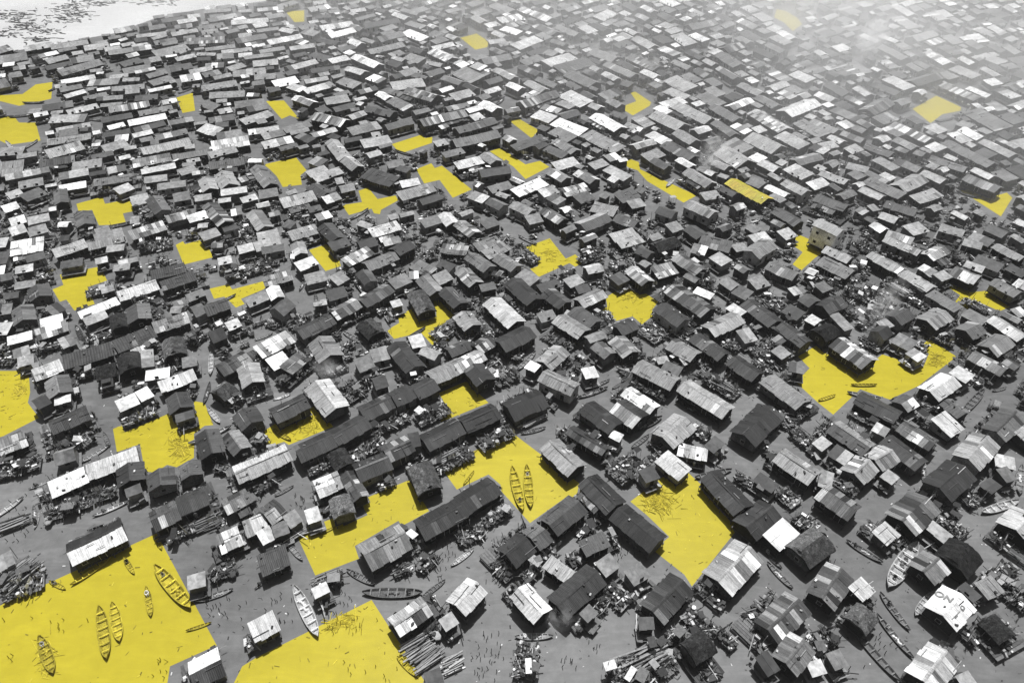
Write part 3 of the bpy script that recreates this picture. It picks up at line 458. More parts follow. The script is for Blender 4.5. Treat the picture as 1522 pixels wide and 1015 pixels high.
for n, Lr, Wr in ((350, (12, 17), (5, 7)), (4200, (7, 12), (3.8, 5.2)), (9000, (4, 8), (3.0, 4.3)), (9000, (2.2, 4.5), (1.8, 3.0))):
    for _ in range(n):
        yy = 300 - 420 * random.random() ** .8
        xx = random.uniform(-120, 1642)
        try_fill(xx, yy, random.uniform(*Lr), random.uniform(*Wr), 300)
for _ in range(1200):       # small sheds in the gaps nearer by
    yy = random.uniform(300, 560)
    if random.random() > 1.15 - yy / 800: continue
    try_fill(random.uniform(-60, 1582), yy, random.uniform(2.2, 4.5), random.uniform(2, 3), 600)

def px_size(h):
    f = h.y * math.cos(PITCH) + (CAM_H - 2) * math.sin(PITCH)
    return FPX / f * math.sqrt(h.L * h.W)
def in_frame(h): return -25 < h.px[0] < 1547 and -10 < h.px[1] < 1045
vis = sorted([h for h in houses if in_frame(h)], key=lambda h: -px_size(h) - (6 if h.src == 'hand' else 0))
near = vis[:300]; near_set = set(map(id, near))
far = [h for h in houses if id(h) not in near_set]
print('houses', len(houses), 'near', len(near), 'far', len(far))

# ------------------------------------------------------------------ labels from place: nearest yellow patch, side and rank
ORD = ['', 'second', 'third', 'fourth', 'fifth', 'sixth', 'seventh', 'eighth', 'ninth', 'tenth', 'eleventh', 'twelfth', 'thirteenth', 'fourteenth', 'fifteenth', 'sixteenth', 'seventeenth', 'eighteenth']
PC = [(sum(p[0] for p in q) / len(q), sum(p[1] for p in q) / len(q)) for q in PATCH_PX]
def near_patch(x, y):
    best = None
    for k, q in enumerate(PATCH_PX):
        d = min(math.hypot(x - p[0], y - p[1]) for p in q)
        d = min(d, math.hypot(x - PC[k][0], y - PC[k][1]))
        if best is None or d < best[0]: best = (d, k)
    d, k = best; dx, dy = x - PC[k][0], y - PC[k][1]
    side = ('right of' if dx > 0 else 'left of') if abs(dx) > abs(dy) * 1.2 else ('before' if dy > 0 else 'behind')
    if px_in_patch(x, y): side = 'on'
    return d, k, side
def rank_labels(items, cat, group):
    """items: (object, px, describing words)"""
    b = {}
    for o, px, desc in items:
        d, k, side = near_patch(*px); b.setdefault((desc, k, side), []).append((d, o))
    for (desc, k, side), l in b.items():
        l.sort(key=lambda q: q[0])
        for i, (d, o) in enumerate(l):
            pre = '' if len(l) == 1 else ('nearest ' if i == 0 else ORD[i] + ' nearest ')
            o['label'] = (pre + desc + ' ' + side + ' ' + PATCH[k][0]).strip(); o['category'] = cat; o['group'] = group

# ------------------------------------------------------------------ shared pieces
def sheet_mesh():
    """one corrugated sheet: unit square x along ridge, y down the slope, shallow folds"""
    n = 8; v, f = [], []
    for i in range(n + 1):
        z = (0.02 if i % 2 else 0.0)
        v += [(i / n - .5, 0, z), (i / n - .5, 1, z)]
    for i in range(n): f.append((2 * i, 2 * i + 1, 2 * i + 3, 2 * i + 2))
    me = bpy.data.meshes.new('roof_sheet'); me.from_pydata(v, [], f); me.update(); return me
SHEET = sheet_mesh(); SHEET.materials.append(M_sheet)
def frame_mesh(name, w_, h_, door):
    b = MB(); c = (.1, .1, .1)
    b.box(TR(-w_ / 2, 0, 0), .07, .07, h_, c); b.box(TR(w_ / 2, 0, 0), .07, .07, h_, c); b.box(TR(0, 0, h_), w_ + .14, .07, .07, c)
    if not door: b.box(TR(0, 0, -.05), w_ + .14, .09, .05, c)
    return b.mesh(name)
def panel_mesh(name, w_, h_):
    b = MB(); b.box(TR(0, 0, 0), w_ - .08, .03, h_, (.01, .01, .01)); return b.mesh(name)
DOOR_P, DOOR_F = panel_mesh('door', .9, 1.42), frame_mesh('door_frame', .9, 1.42, True)
WIN_P, WIN_F = panel_mesh('window', .7, .6), frame_mesh('window_frame', .7, .6, False)
for m_ in (DOOR_P, WIN_P): m_.materials.append(M_dark)
for m_ in (DOOR_F, WIN_F): m_.materials.append(M_wood)

def wall_mesh(h):
    """board-clad box with gable ends; each board a strip of its own, boards set proud or back"""
    L, W = h.L - .5, h.W - .7; z0, z1 = DECK_Z, DECK_Z + h.wall_h
    b = MB(); q = .9 if h.near_rank < 120 else 1.6
    def side(p, d, n, ln, top):
        k = max(2, int(ln / q)); x = 0
        for i in range(k):
            x0, x1 = ln * i / k, ln * (i + 1) / k; off = random.uniform(-.03, .03); zz = random.uniform(-.1, 0)
            P = [Vector((p[0] + d[0] * t + n[0] * off, p[1] + d[1] * t + n[1] * off, 0)) for t in (x0, x1)]
            c = h.wt * random.uniform(.75, 1.3)
            b.add([(P[0].x, P[0].y, z0 + zz), (P[1].x, P[1].y, z0 + zz), (P[1].x, P[1].y, top(x1)), (P[0].x, P[0].y, top(x0))], [(0, 1, 2, 3)], (c, c, c))
    def gable(x): return z1 + (h.slope * (W / 2 - abs(x - W / 2)) if h.gable else h.slope * (x - W / 2) * 1.0) - .02
    lo = lambda x: z1 - .03 - (0 if h.gable else h.slope * W / 2)
    hi = lambda x: z1 - .03 + (0 if h.gable else h.slope * W / 2)
    side((-L / 2, -W / 2), (1, 0), (0, -1), L, lo); side((L / 2, W / 2), (-1, 0), (0, 1), L, hi)
    side((L / 2, -W / 2), (0, 1), (1, 0), W, gable)
    side((-L / 2, W / 2), (0, -1), (-1, 0), W, (lambda x: gable(W - x)))
    return b.mesh('wall')
M_wallv = tone_mat('weathered_wall', 'attr', [(0.5, 0.6, 1.3, 0.3, 0.7), (5, 0.5, 1.45, 0.3, 0.7)], 0.9, 0, (6, 0.7, 0.05), 0.15)

def slope_frames(h):
    """each roof plane: (origin on ridge side, down-slope unit, length down, tone digit). local frame x ridge, -y towards the camera"""
    z1 = DECK_Z + h.wall_h; over = .35
    if h.gable:
        zr = z1 + h.slope * h.W / 2; n = math.hypot(1, h.slope); ln = (h.W / 2) * n
        return [((0, 0, zr), Vector((0, 1, -h.slope)) / n, ln, h.tones[0]), ((0, 0, zr), Vector((0, -1, -h.slope)) / n, ln, h.tones[-1])]
    n = math.hypot(1, h.slope)
    return [((0, h.W / 2, z1 + h.slope * h.W / 2), Vector((0, -1, -h.slope)) / n, h.W * n, h.tones[0])]
def sheet_tone(d, flags, i):
    if d == 'y': return (*[c * random.uniform(.9, 1.05) for c in YEL], 1)
    d = int(d)
    if 'p' in flags:
        if random.random() < .3: d = max(2, min(9, d + random.choice((-3, -2, 2, 3, 3))))
        return tone(d, .3)
    if random.random() < .04: d = max(2, min(9, d + random.choice((-2, 2))))
    return tone(d, .1 if d > 3 else .16)
def roof_pieces(h):
    """(matrix, colour) of every corrugated sheet"""
    out = []; sag = random.uniform(-.2, 1.2)
    for (o, dn, ln, d) in slope_frames(h):
        nx = max(3, round(h.L / .95)); ny = 2 if ln > 3.4 else 1
        nrm = Vector((1, 0, 0)).cross(dn)
        if nrm.z < 0: nrm = -nrm
        xs = Vector((1, 0, 0))
        if xs.cross(dn).dot(nrm) < 0: xs = -xs
        for r in range(ny):
            for i in range(nx):
                wd = h.L / nx; x = -h.L / 2 + (i + .5) * wd
                ll = ln / ny * (1.06 if r < ny - 1 else random.uniform(.97, 1.06))
                p = Vector(o) + dn * (ln / ny * r - (.03 if r == 0 else .05)) + nrm * (.02 + .016 * (i % 2) + (.03 if r == 0 else 0) + random.uniform(0, .03)) + Vector((x, 0, -.16 * sag * (1 - (2 * x / h.L) ** 2)))
                a = random.gauss(0, .022)
                X = (xs * math.cos(a) + dn * math.sin(a)); Y = (dn * math.cos(a) - xs * math.sin(a))
                M = Matrix(((X.x * wd * 1.04, Y.x * ll, nrm.x, p.x), (X.y * wd * 1.04, Y.y * ll, nrm.y, p.y), (X.z * wd * 1.04, Y.z * ll, nrm.z, p.z), (0, 0, 0, 1)))
                out.append((M, sheet_tone(d, h.flags, i)))
    return out
def thatch_mesh(h):
    """thick shaggy hipped cover with an uneven surface"""
    nx, ny = 14, 12; z1 = DECK_Z + h.wall_h - .15; zr = z1 + h.slope * h.W / 2
    b = MB(); P = {}
    sd_ = random.uniform(0, 90)
    for i in range(nx + 1):
        for j in range(ny + 1):
            u, v = i / nx * 2 - 1, j / ny * 2 - 1
            e = max(0, (abs(u) - .72) / .28)
            k = max(abs(v), e * .55)
            z = z1 + (zr - z1) * (1 - k ** 1.15)
            x, y = u * h.L / 2, v * h.W / 2
            nz = noise.noise(Vector((x * .9 + sd_, y * .9, 3))) * .16 + noise.noise(Vector((x * 3 + sd_, y * 3, 7))) * .1
            edge = .12 * noise.noise(Vector((x * 2.2, y * 2.2, sd_)))
            P[i, j] = (x * (1 + edge * .12), y * (1 + edge * .2), z + nz)
    V = [P[i, j] for i in range(nx + 1) for j in range(ny + 1)]
    k0 = len(b.v); b.v += V
    for i in range(nx):
        for j in range(ny):
            a = i * (ny + 1) + j; d = int(h.tones[0] if j >= ny / 2 else h.tones[-1])
            c = ALB[d] * math.exp(random.gauss(0, .22)); b.f.append([a, a + ny + 1, a + ny + 2, a + 1]); b.c.append((c, c, c))
    # thick skirt
    rim = [(i, 0) for i in range(nx)] + [(nx, j) for j in range(ny)] + [(i, ny) for i in range(nx, 0, -1)] + [(0, j) for j in range(ny, 0, -1)]
    for a, q in zip(rim, rim[1:] + rim[:1]):
        A, Q = P[a], P[q]; dz = .28 + random.uniform(0, .15); c = ALB[int(h.tones[-1])] * .8
        b.add([A, Q, (Q[0], Q[1], Q[2] - dz), (A[0], A[1], A[2] - dz)], [(0, 1, 2, 3)], (c, c, c))
    return b.mesh('roof')

# ------------------------------------------------------------------ clutter kept as one mass: basins, sacks, planks, poles, drums
clut = MB()
def cgrey():
    return random.choices((random.uniform(.015, .05), random.uniform(.05, .13), random.uniform(.16, .34), random.uniform(.4, .66)), (8, 6.5, 4, 2.0))[0]
def clutter_piece(x, y, z, ang, size=1.0):
    g = cgrey(); c = (g, g, g); k = random.random(); a = ang + random.choice((0, math.pi / 2)) + random.gauss(0, .3)
    if k > .988:     # clothes hung on a line between two poles
        l = random.uniform(1.5, 3.0); d = Vector((math.cos(a), math.sin(a), 0)); p = Vector((x, y, z))
        for e in (-.5, .5): clut.tube(p + d * l * e, p + d * l * e + Vector((0, 0, 1.9)), .035, (.05, .05, .05), 4)
        clut.tube(p - d * l / 2 + Vector((0, 0, 1.8)), p + d * l / 2 + Vector((0, 0, 1.8)), .012, (.05, .05, .05), 3)
        u = -.45
        while u < .4:
            wd = random.uniform(.12, .26); g2 = random.choice((.03, .15, .4, .6, .62)); hh = random.uniform(.5, 1.0)
            clut.box(TR(*(p + d * l * (u + wd / 2) + Vector((0, 0, 1.78 - hh))), a), wd * l * .9, .03, hh, (g2, g2, g2)); u += wd + .02
    elif k > .965:   # awning of an old sheet on posts
        zz = z + random.uniform(1.3, 2.0); M = TR(x, y, zz, a, random.gauss(0, .15), random.gauss(0, .12)); wx, wy = random.uniform(.9, 2.0), random.uniform(.7, 1.4)
        clut.box(M, wx, wy, .03, c)
        for ux, uy in ((-.45, -.45), (.45, .45), (.45, -.45), (-.45, .45)):
            q = M @ Vector((ux * wx, uy * wy, 0)); clut.tube((q.x, q.y, z - .05), (q.x, q.y, q.z), .03, (.05, .05, .05), 4)
    elif k < .34:    # crate, sack, board panel
        clut.box(TR(x, y, z, a, random.gauss(0, .08), random.gauss(0, .08)), random.uniform(.25, 1.0) * size, random.uniform(.2, .55) * size, random.uniform(.1, .7) * size, c)
    elif k < .70:    # loose plank or pole lying about
        l = random.uniform(1.0, 3.2) * size; d = Vector((math.cos(a), math.sin(a), random.gauss(0, .1))) * l / 2; p = Vector((x, y, z + .1 + random.random() * .35))
        clut.tube(p - d, p + d, random.uniform(.04, .09), c, 4)
    elif k < .80:    # drum or basin
        r = random.uniform(.18, .36) * size; hh = random.uniform(.2, .85)
        clut.tube((x, y, z), (x, y, z + hh), r, c, 7, r * random.uniform(.9, 1.2))
    elif k < .88:    # flat board or cloth spread out
        clut.box(TR(x, y, z + random.uniform(.05, .5), a, random.gauss(0, .15), random.gauss(0, .15)), random.uniform(.5, 1.6) * size, random.uniform(.3, .9) * size, .03, c)
    elif k < .91:    # heap under a cloth or tarpaulin
        clut.dome(TR(x, y, z, a) @ Matrix.Diagonal((random.uniform(.8, 1.7), 1, 1, 1)), random.uniform(.3, .7) * size, random.uniform(.25, .6) * size, c)
    else:            # upright pole
        hh = random.uniform(1.2, 3.0); clut.tube((x, y, z - .3), (x + random.gauss(0, .15), y + random.gauss(0, .15), z + hh), .045, c, 4)
def clutter_area(cx, cy, hl, hw, ang, z, dens):
    n = int(hl * hw * 4 * dens); ca, sa = math.cos(ang), math.sin(ang)
    for _ in range(n):
        u, v = random.uniform(-hl, hl) * .94, random.uniform(-hw, hw) * .9
        clutter_piece(cx + u * ca - v * sa, cy + u * sa + v * ca, z, ang, random.uniform(.6, 1.05))

# ------------------------------------------------------------------ build a house
DECKS = []
def deck_parts(h):
    """the platform: house footprint grown where there is room; returns local rectangle"""
    x0, x1, y0, y1 = -h.L / 2 + .1, h.L / 2 - .1, -h.W / 2 + .1, h.W / 2 - .1
    ca, sa = math.cos(h.ang), math.sin(h.ang); ext = {}
    cands = [('y0', (3.2, 2.2, 1.4, .8)), ('x1', (2.2, 1.4, .7)), ('x0', (2.2, 1.4, .7)), ('y1', (2.0, 1.2, .6))]
    random.shuffle(cands)
    for key, opts in cands:
        for e in opts:
            if random.random() < (.15 if h.px[1] < 560 else .34): continue
            if key == 'y0': r = (x0, x1, y0 - e, y0)
            elif key == 'y1': r = (x0, x1, y1, y1 + e)
            elif key == 'x0': r = (x0 - e, x0, y0, y1)
            else: r = (x1, x1 + e, y0, y1)
            mx, my = (r[0] + r[1]) / 2, (r[2] + r[3]) / 2
            B = (h.x + mx * ca - my * sa, h.y + mx * sa + my * ca, (r[1] - r[0]) / 2 - .05, (r[3] - r[2]) / 2 - .05, h.ang)
            if g_hit(B, h): continue
            bad = False; y_can = proj(B[:2] + (0,))[1]
            for fu in (-1, -.3, .3, 1):
                for fv in (-1, 1):
                    for z in (0, .95):
                        q = proj((B[0] + fu * B[2] * ca - fv * B[3] * sa, B[1] + fu * B[2] * sa + fv * B[3] * ca, z))
                        if px_in_patch(*q) or near_canal(q[0], q[1], 5 + y_can / 110): bad = True
            if bad: continue
            ext[key] = e; DECKS.append((B, h.near_rank)); g_add(B, h); break
    return x0 - ext.get('x0', 0), x1 + ext.get('x1', 0), y0 - ext.get('y0', 0), y1 + ext.get('y1', 0), ext
def orient(h):
    """local -y faces the camera"""
    if math.cos(h.ang) < 0: h.ang += math.pi
    while h.ang > math.pi: h.ang -= 2 * math.pi
    ny = (math.sin(h.ang), -math.cos(h.ang))
    if ny[0] * h.x + ny[1] * h.y > 0: h.ang += math.pi
for r_, h in enumerate(near): h.near_rank = r_
for h in houses: orient(h)
TW = {2: 'charcoal', 3: 'charcoal', 4: 'dark grey', 5: 'grey', 6: 'pale grey', 7: 'silvery', 8: 'whitish', 9: 'white'}
label_items = []
n_sheet = 0
for h in near:
    root = empty('stilt_house', (h.x, h.y, 0), h.ang); h.root = root
    h.wt = random.choices((.02, .04, .08, .17), (4, 5, 3, 1.3))[0]
    if 'w' in h.flags: h.wt = .33
    if 'W' in h.flags: h.wt = .85
    wl = link('wall', wall_mesh(h), M_wallv, root)
    # openings
    L, W = h.L - .5, h.W - .7
    if h.wall_h > 1.7 and px_size(h) > 15:
        spots = []; n = int(L / 2.4)
        for i in range(n): spots.append((-L / 2 + (i + .5) * L / n, -W / 2 - .04, 0))
        if W > 3: spots.append((L / 2 + .04, 0, math.pi / 2)); spots.append((-L / 2 - .04, 0, -math.pi / 2))
        floors = 2 if 'W' in h.flags else 1
        for fl in range(floors):
            for i, (x, y, a) in enumerate(spots):
                door = (i == n // 2 and fl == 0)
                lo_z = DECK_Z + fl * 2.5
                d = link('door' if door else 'window', DOOR_P if door else WIN_P, None, root); d.location = (x, y, lo_z + (.02 if door else .72)); d.rotation_euler = (0, 0, a)
                f = link('door_frame' if door else 'window_frame', DOOR_F if door else WIN_F, None, d, grey(random.uniform(.08, .35)))
    # roof
    if 't' in h.flags:
        rf = link('roof', thatch_mesh(h), M_thatch, root)
    else:
        fr = MB()
        for (o, dn, ln, d) in slope_frames(h):      # rafters and purlins under the sheets
            for k in (.06, .5, .94):
                p = Vector(o) + dn * ln * k; fr.tube((p.x - h.L / 2 + .05, p.y, p.z - .26), (p.x + h.L / 2 - .05, p.y, p.z - .26), .045, (.09, .09, .09), 4)
        pieces = roof_pieces(h)
        if h.px[1] > 560 and h.near_rank < 200 or 'W' in h.flags:
            rf = link('roof', fr.mesh('roof_frame'), M_clut, root)
            for M, c in pieces:
                s = link('roof_sheet', SHEET, None, rf, c); s.matrix_local = M; n_sheet += 1
            if h.gable:
                rc = MB(); zr = DECK_Z + h.wall_h + h.slope * h.W / 2; c = sheet_tone(h.tones[0], '', 0)
                for s_ in (-1, 1):
                    rc.add([(-h.L / 2, 0, zr + .1), (h.L / 2, 0, zr + .1), (h.L / 2, s_ * .22, zr + .1 - .22 * h.slope), (-h.L / 2, s_ * .22, zr + .1 - .22 * h.slope)], [(0, 1, 2, 3)], c[:3])
                link('ridge_cap', rc.mesh('ridge_cap'), M_roof, rf)
        else:
            for M, c in pieces:
                n = 4; vs_ = []
                for i in range(n + 1):
                    z = .03 if i % 2 else 0
                    vs_ += [M @ Vector((i / n - .5, 0, z)), M @ Vector((i / n - .5, 1, z))]
                fr.add(vs_, [(2 * i, 2 * i + 1, 2 * i + 3, 2 * i + 2) for i in range(n)], c[:3])
            rf = link('roof', fr.mesh('roof'), M_roof, root)
        # odd things thrown on the roof to hold it down
        wb = MB()
        for _ in range(random.randint(1, 5)):
            o, dn, ln, d = random.choice(slope_frames(h)); t = random.uniform(.1, .9); x = random.uniform(-.45, .45) * h.L
            p = Vector(o) + dn * ln * t; g = cgrey()
            if random.random() < .5: wb.box(TR(x, p.y, p.z + .07, random.uniform(0, 3)), random.uniform(.25, .5), .25, .18, (g, g, g))
            else:
                l = random.uniform(.6, 1.4); wb.tube((x - l, p.y, p.z + .13), (x + l, p.y + random.uniform(-.1, .1), p.z + .15), .05, (g, g, g), 4)
        link('roof_weight', wb.mesh('roof_weight'), M_clut, root)['kind'] = 'stuff'
    # platform
    x0, x1, y0, y1, ext = deck_parts(h)
    db = MB(); pw = .45 if h.near_rank < 150 else .8; n = max(3, int((x1 - x0) / pw)); pw = (x1 - x0) / n
    base = random.uniform(.03, .11)
    for i in range(n):
        c = base * random.uniform(.6, 1.5); e0, e1 = random.uniform(-.12, .12), random.uniform(-.12, .12)
        db.box(TR(x0 + (i + .5) * pw, (y0 + y1) / 2 + (e0 + e1) / 2, DECK_Z - .1 + random.uniform(-.02, .02)), pw - .05, (y1 - y0) + e1 - e0, .06, (c, c, c))
    link('deck', db.mesh('deck'), M_clut, root)
    sb = MB()
    for i in range(max(2, int((x1 - x0) / 2.4)) + 1):
        for j in range(max(2, int((y1 - y0) / 2.6)) + 1):
            sx = x0 + .15 + (x1 - x0 - .3) * i / max(2, int((x1 - x0) / 2.4)); sy = y0 + .15 + (y1 - y0 - .3) * j / max(2, int((y1 - y0) / 2.6))
            sb.tube((sx, sy, -.6), (sx + random.gauss(0, .05), sy, DECK_Z - .1), .07, (.07, .07, .07), 4)
    link('stilt', sb.mesh('stilt'), M_clut, root, kind='stuff')
    if ext.get('y0', 0) > 1.3 and random.random() < .55:      # lean-to over part of the front deck
        e = min(ext['y0'], 2.4); ll = random.uniform(.3, .7) * h.L; xc = random.uniform(-.5, .5) * (h.L - ll); lb = MB(); zt = DECK_Z + h.wall_h - .25 - (0 if h.gable else h.slope * h.W / 2); d0 = random.choice('234567')
        yt = -h.W / 2 + .3; n_ = max(2, round(ll / .9))
        for i in range(n_):
            xa, xb = xc - ll / 2 + ll * i / n_, xc - ll / 2 + ll * (i + 1) / n_ + .04; c = sheet_tone(d0, 'p', i)[:3]; zj = random.uniform(0, .04); yy = yt - e * random.uniform(.9, 1.05)
            lb.add([(xa, yt, zt + zj), (xb, yt, zt + zj + .02), (xb, yy, zt - .55 + zj), (xa, yy, zt - .57 + zj)], [(0, 3, 2, 1)], c)
        for px_ in (xc - ll / 2 + .1, xc + ll / 2 - .1): lb.tube((px_, yt - e * .85, DECK_Z - .05), (px_, yt - e * .85, zt - .5), .05, (.05, .05, .05), 4)
        link('lean_to', lb.mesh('lean_to'), M_roof, root)
    # clutter on the platform edges
    ca, sa = math.cos(h.ang), math.sin(h.ang)
    for B, rk in [q for q in DECKS if q[1] == h.near_rank]:
        clutter_area(B[0], B[1], B[2], B[3], B[4], DECK_Z - .03, random.uniform(2.2, 4.6))
    dn_ = int(h.tones[-1]) if h.tones[-1] != 'y' else 'y'
    words = []
    words.append('long' if h.L > 12 else 'small' if h.L < 5.5 else '')
    words.append('yellow' if dn_ == 'y' else TW[dn_])
    kind = 'thatched hut' if 't' in h.flags else ('patched-roof ' if 'p' in h.flags else '') + ('gabled house' if h.gable else 'flat-roofed shack')
    words.append(kind)
    if 'w' in h.flags or 'W' in h.flags: words.insert(0, 'pale-walled')
    if 'L' in h.flags: words.insert(0, 'letter-printed')
    label_items.append((root, h.px, ' '.join(x for x in words if x)))
    if 'L' in h.flags:                       # the faded print on the white roof
        fr_ = slope_frames(h); cs = bpy.data.curves.new('lettering', 'FONT')
        for txt, sl, u, v, sz in (('ON', 0, .02, .55, 1.5), ('1', 1, -.25, .5, 1.0), ('G', 1, .12, .45, 1.0)):
            cv = bpy.data.curves.new('lettering', 'FONT'); cv.body = txt; cv.size = sz; cv.align_x = 'CENTER'; cv.offset = .04
            to = bpy.data.objects.new('tmp', cv); COL.objects.link(to); dg = bpy.context.evaluated_depsgraph_get()
            me = bpy.data.meshes.new_from_object(to.evaluated_get(dg)); bpy.data.objects.remove(to); me.materials.clear()
            o, dn, ln, d = fr_[sl]; X = dn if sl == 1 else -dn; Y = Vector((1, 0, 0)); N = X.cross(Y)
            p = Vector(o) + dn * ln * v + Vector((u * h.L, 0, 0)) + N * .12
            lo = link('lettering', me, M_ink, root); lo.matrix_local = Matrix(((X.x, Y.x, N.x, p.x), (X.y, Y.y, N.y, p.y), (X.z, Y.z, N.z, p.z), (0, 0, 0, 1)))
rank_labels(label_items, 'house', 'stilt houses on the lagoon')
print('sheets', n_sheet)

# ------------------------------------------------------------------ far houses as one mass
fm = MB()
for h in far:
    T = TR(h.x, h.y, 0, h.ang); L, W = h.L - .4, h.W - .5; z1 = DECK_Z + h.wall_h
    wt = random.choices((.04, .08, .15, .28), (3, 4, 4, 2))[0]; c = (wt, wt, wt)
    zs = [(-W / 2, -L / 2), (-W / 2, L / 2), (W / 2, L / 2), (W / 2, -L / 2)]
    tops = [z1 + (0 if h.gable else (-h.slope * W / 2 if y < 0 else h.slope * W / 2)) for y, x in zs]
    V = [T @ Vector((x, y, .7)) for y, x in zs] + [T @ Vector((x, y, t)) for (y, x), t in zip(zs, tops)]
    fm.add(V, [(0, 1, 5, 4), (1, 2, 6, 5), (2, 3, 7, 6), (3, 0, 4, 7)], c)
    nwin = int(L / 2.2)
    for i in range(nwin):                    # dark openings, proud of the wall
        x = -L / 2 + (i + .5) * L / nwin
        fm.box(T @ TR(x, -W / 2 - .02, DECK_Z + random.choice((.1, .8))), .7, .06, random.choice((.7, 1.3)), (.012, .012, .012))
    if h.gable:
        zr = z1 + h.slope * h.W / 2
        for s_ in (-1, 1): fm.add([T @ Vector((s_ * L / 2, -W / 2, z1)), T @ Vector((s_ * L / 2, W / 2, z1)), T @ Vector((s_ * L / 2, 0, zr - .05))], [(0, 1, 2)], c)
    for (o, dn, ln, d) in slope_frames(h):
        n = max(2, int(h.L / 2.0)); O = Vector(o)
        for i in range(n):
            xa, xb = -h.L / 2 + h.L * i / n, -h.L / 2 + h.L * (i + 1) / n; z = random.uniform(0, .05); col = sheet_tone(d, h.flags + ('p' if random.random() < .1 else ''), i)
            e = dn * ln * random.uniform(.98, 1.06); up = Vector((0, 0, z))
            fm.add([T @ (O + Vector((xa, 0, 0)) + up), T @ (O + Vector((xb, 0, 0)) + up), T @ (O + Vector((xb, 0, 0)) + e + up), T @ (O + Vector((xa, 0, 0)) + e + up)], [(0, 1, 2, 3)], col[:3])
    g = random.uniform(.06, .2)
    fm.box(T @ TR(0, -.4, .72), L + .8, W + 1.2, .1, (g, g, g))
    if h.px[1] > 40:
        for _ in range(random.randint(3, 8)):
            u, v = random.uniform(-.6, .6) * L, random.choice((-1, -1, 1)) * (h.W / 2 + random.uniform(.1, .8)); q = T @ Vector((u, v, 0))
            clutter_piece(q.x, q.y, .82, h.ang, 1.2)
fo = link('distant_houses', fm.mesh('distant_houses'), M_far); fo['kind'] = 'stuff'
fo['label'] = 'dense mass of small tin-roofed stilt houses fading into the haze'; fo['category'] = 'houses'

# ------------------------------------------------------------------ clutter platforms and heaps seen between the houses (px centre, half sizes m, image angle)
zi = []
for B, px, ang in ZB:
    root = empty('plank_platform', (B[0], B[1], 0), ang); db = MB(); n = max(3, int(2 * B[2] / .4)); pw = 2 * B[2] / n; base = random.uniform(.03, .12)
    for i in range(n):
        g = base * random.uniform(.5, 1.7); db.box(TR(-B[2] + (i + .5) * pw, random.gauss(0, .08), DECK_Z - .12 + random.uniform(-.03, .03)), pw - .05, 2 * B[3] * random.uniform(.9, 1.05), .06, (g, g, g))
    link('deck', db.mesh('deck'), M_clut, root)
    sb = MB()
    for sx in (-.9, -.3, .3, .9):
        for sy in (-.85, .85): sb.tube((sx * B[2], sy * B[3], -.6), (sx * B[2], sy * B[3], DECK_Z - .1), .07, (.06, .06, .06), 4)
    link('stilt', sb.mesh('stilt'), M_clut, root, kind='stuff')
    clutter_area(B[0], B[1], B[2], B[3], ang, DECK_Z - .04, 5.5)
    zi.append((root, px, 'cluttered plank platform'))
rank_labels(zi, 'platform', 'open plank platforms between the houses')

gap = MB()
for _ in range(7000):
    y = random.uniform(225, 620); x = random.uniform(-10, 1532)
    if y > 480 and random.random() < (y - 480) / 140: continue
    c = unproj(x, y, .8)
    if near_canal(x, y, 10 + y / 80): continue
    ii, jj = int(math.floor(c.x / 16)), int(math.floor(c.y / 16)); hn = None
    for Q, t in GRID.get((ii, jj), ()):
        if isinstance(t, H):
            d = math.hypot(Q[0] - c.x, Q[1] - c.y)
            if hn is None or d < hn[0]: hn = (d, t)
    if hn is None or hn[0] > 8.5: continue
    B = (c.x, c.y, random.uniform(.5, 1.8), random.uniform(.45, 1.1), hn[1].ang + random.choice((0, math.pi / 2)))
    if g_hit(B) or any(px_in_patch(*proj((c.x + u, c.y + v, z))) for u in (-1, 0, 1) for v in (-1, 0, 1) for z in (0, 1)): continue
    g_add(B, 'zone'); n = max(2, int(2 * B[2] / .45)); T = TR(B[0], B[1], 0, B[4]); zz = random.choice((.55, .7, .85)); b0 = random.uniform(.02, .08)
    for i in range(n):
        g = b0 * random.uniform(.5, 1.7); gap.box(T @ TR(-B[2] + (i + .5) * 2 * B[2] / n, 0, zz - .06), 2 * B[2] / n - .04, 2 * B[3] * random.uniform(.85, 1.1), .05, (g, g, g))
    for sx in (-.8, .8): gap.tube(T @ Vector((sx * B[2], 0, -.5)), T @ Vector((sx * B[2], 0, zz - .05)), .06, (.04, .04, .04), 4)
    clutter_area(B[0], B[1], B[2], B[3], B[4], zz, random.uniform(2.5, 5.0))
o = link('plank_walkway', gap.mesh('plank_walkway'), M_clut); o['kind'] = 'stuff'; o['label'] = 'dark plank walkways and landings filling gaps between the houses'; o['category'] = 'walkway'

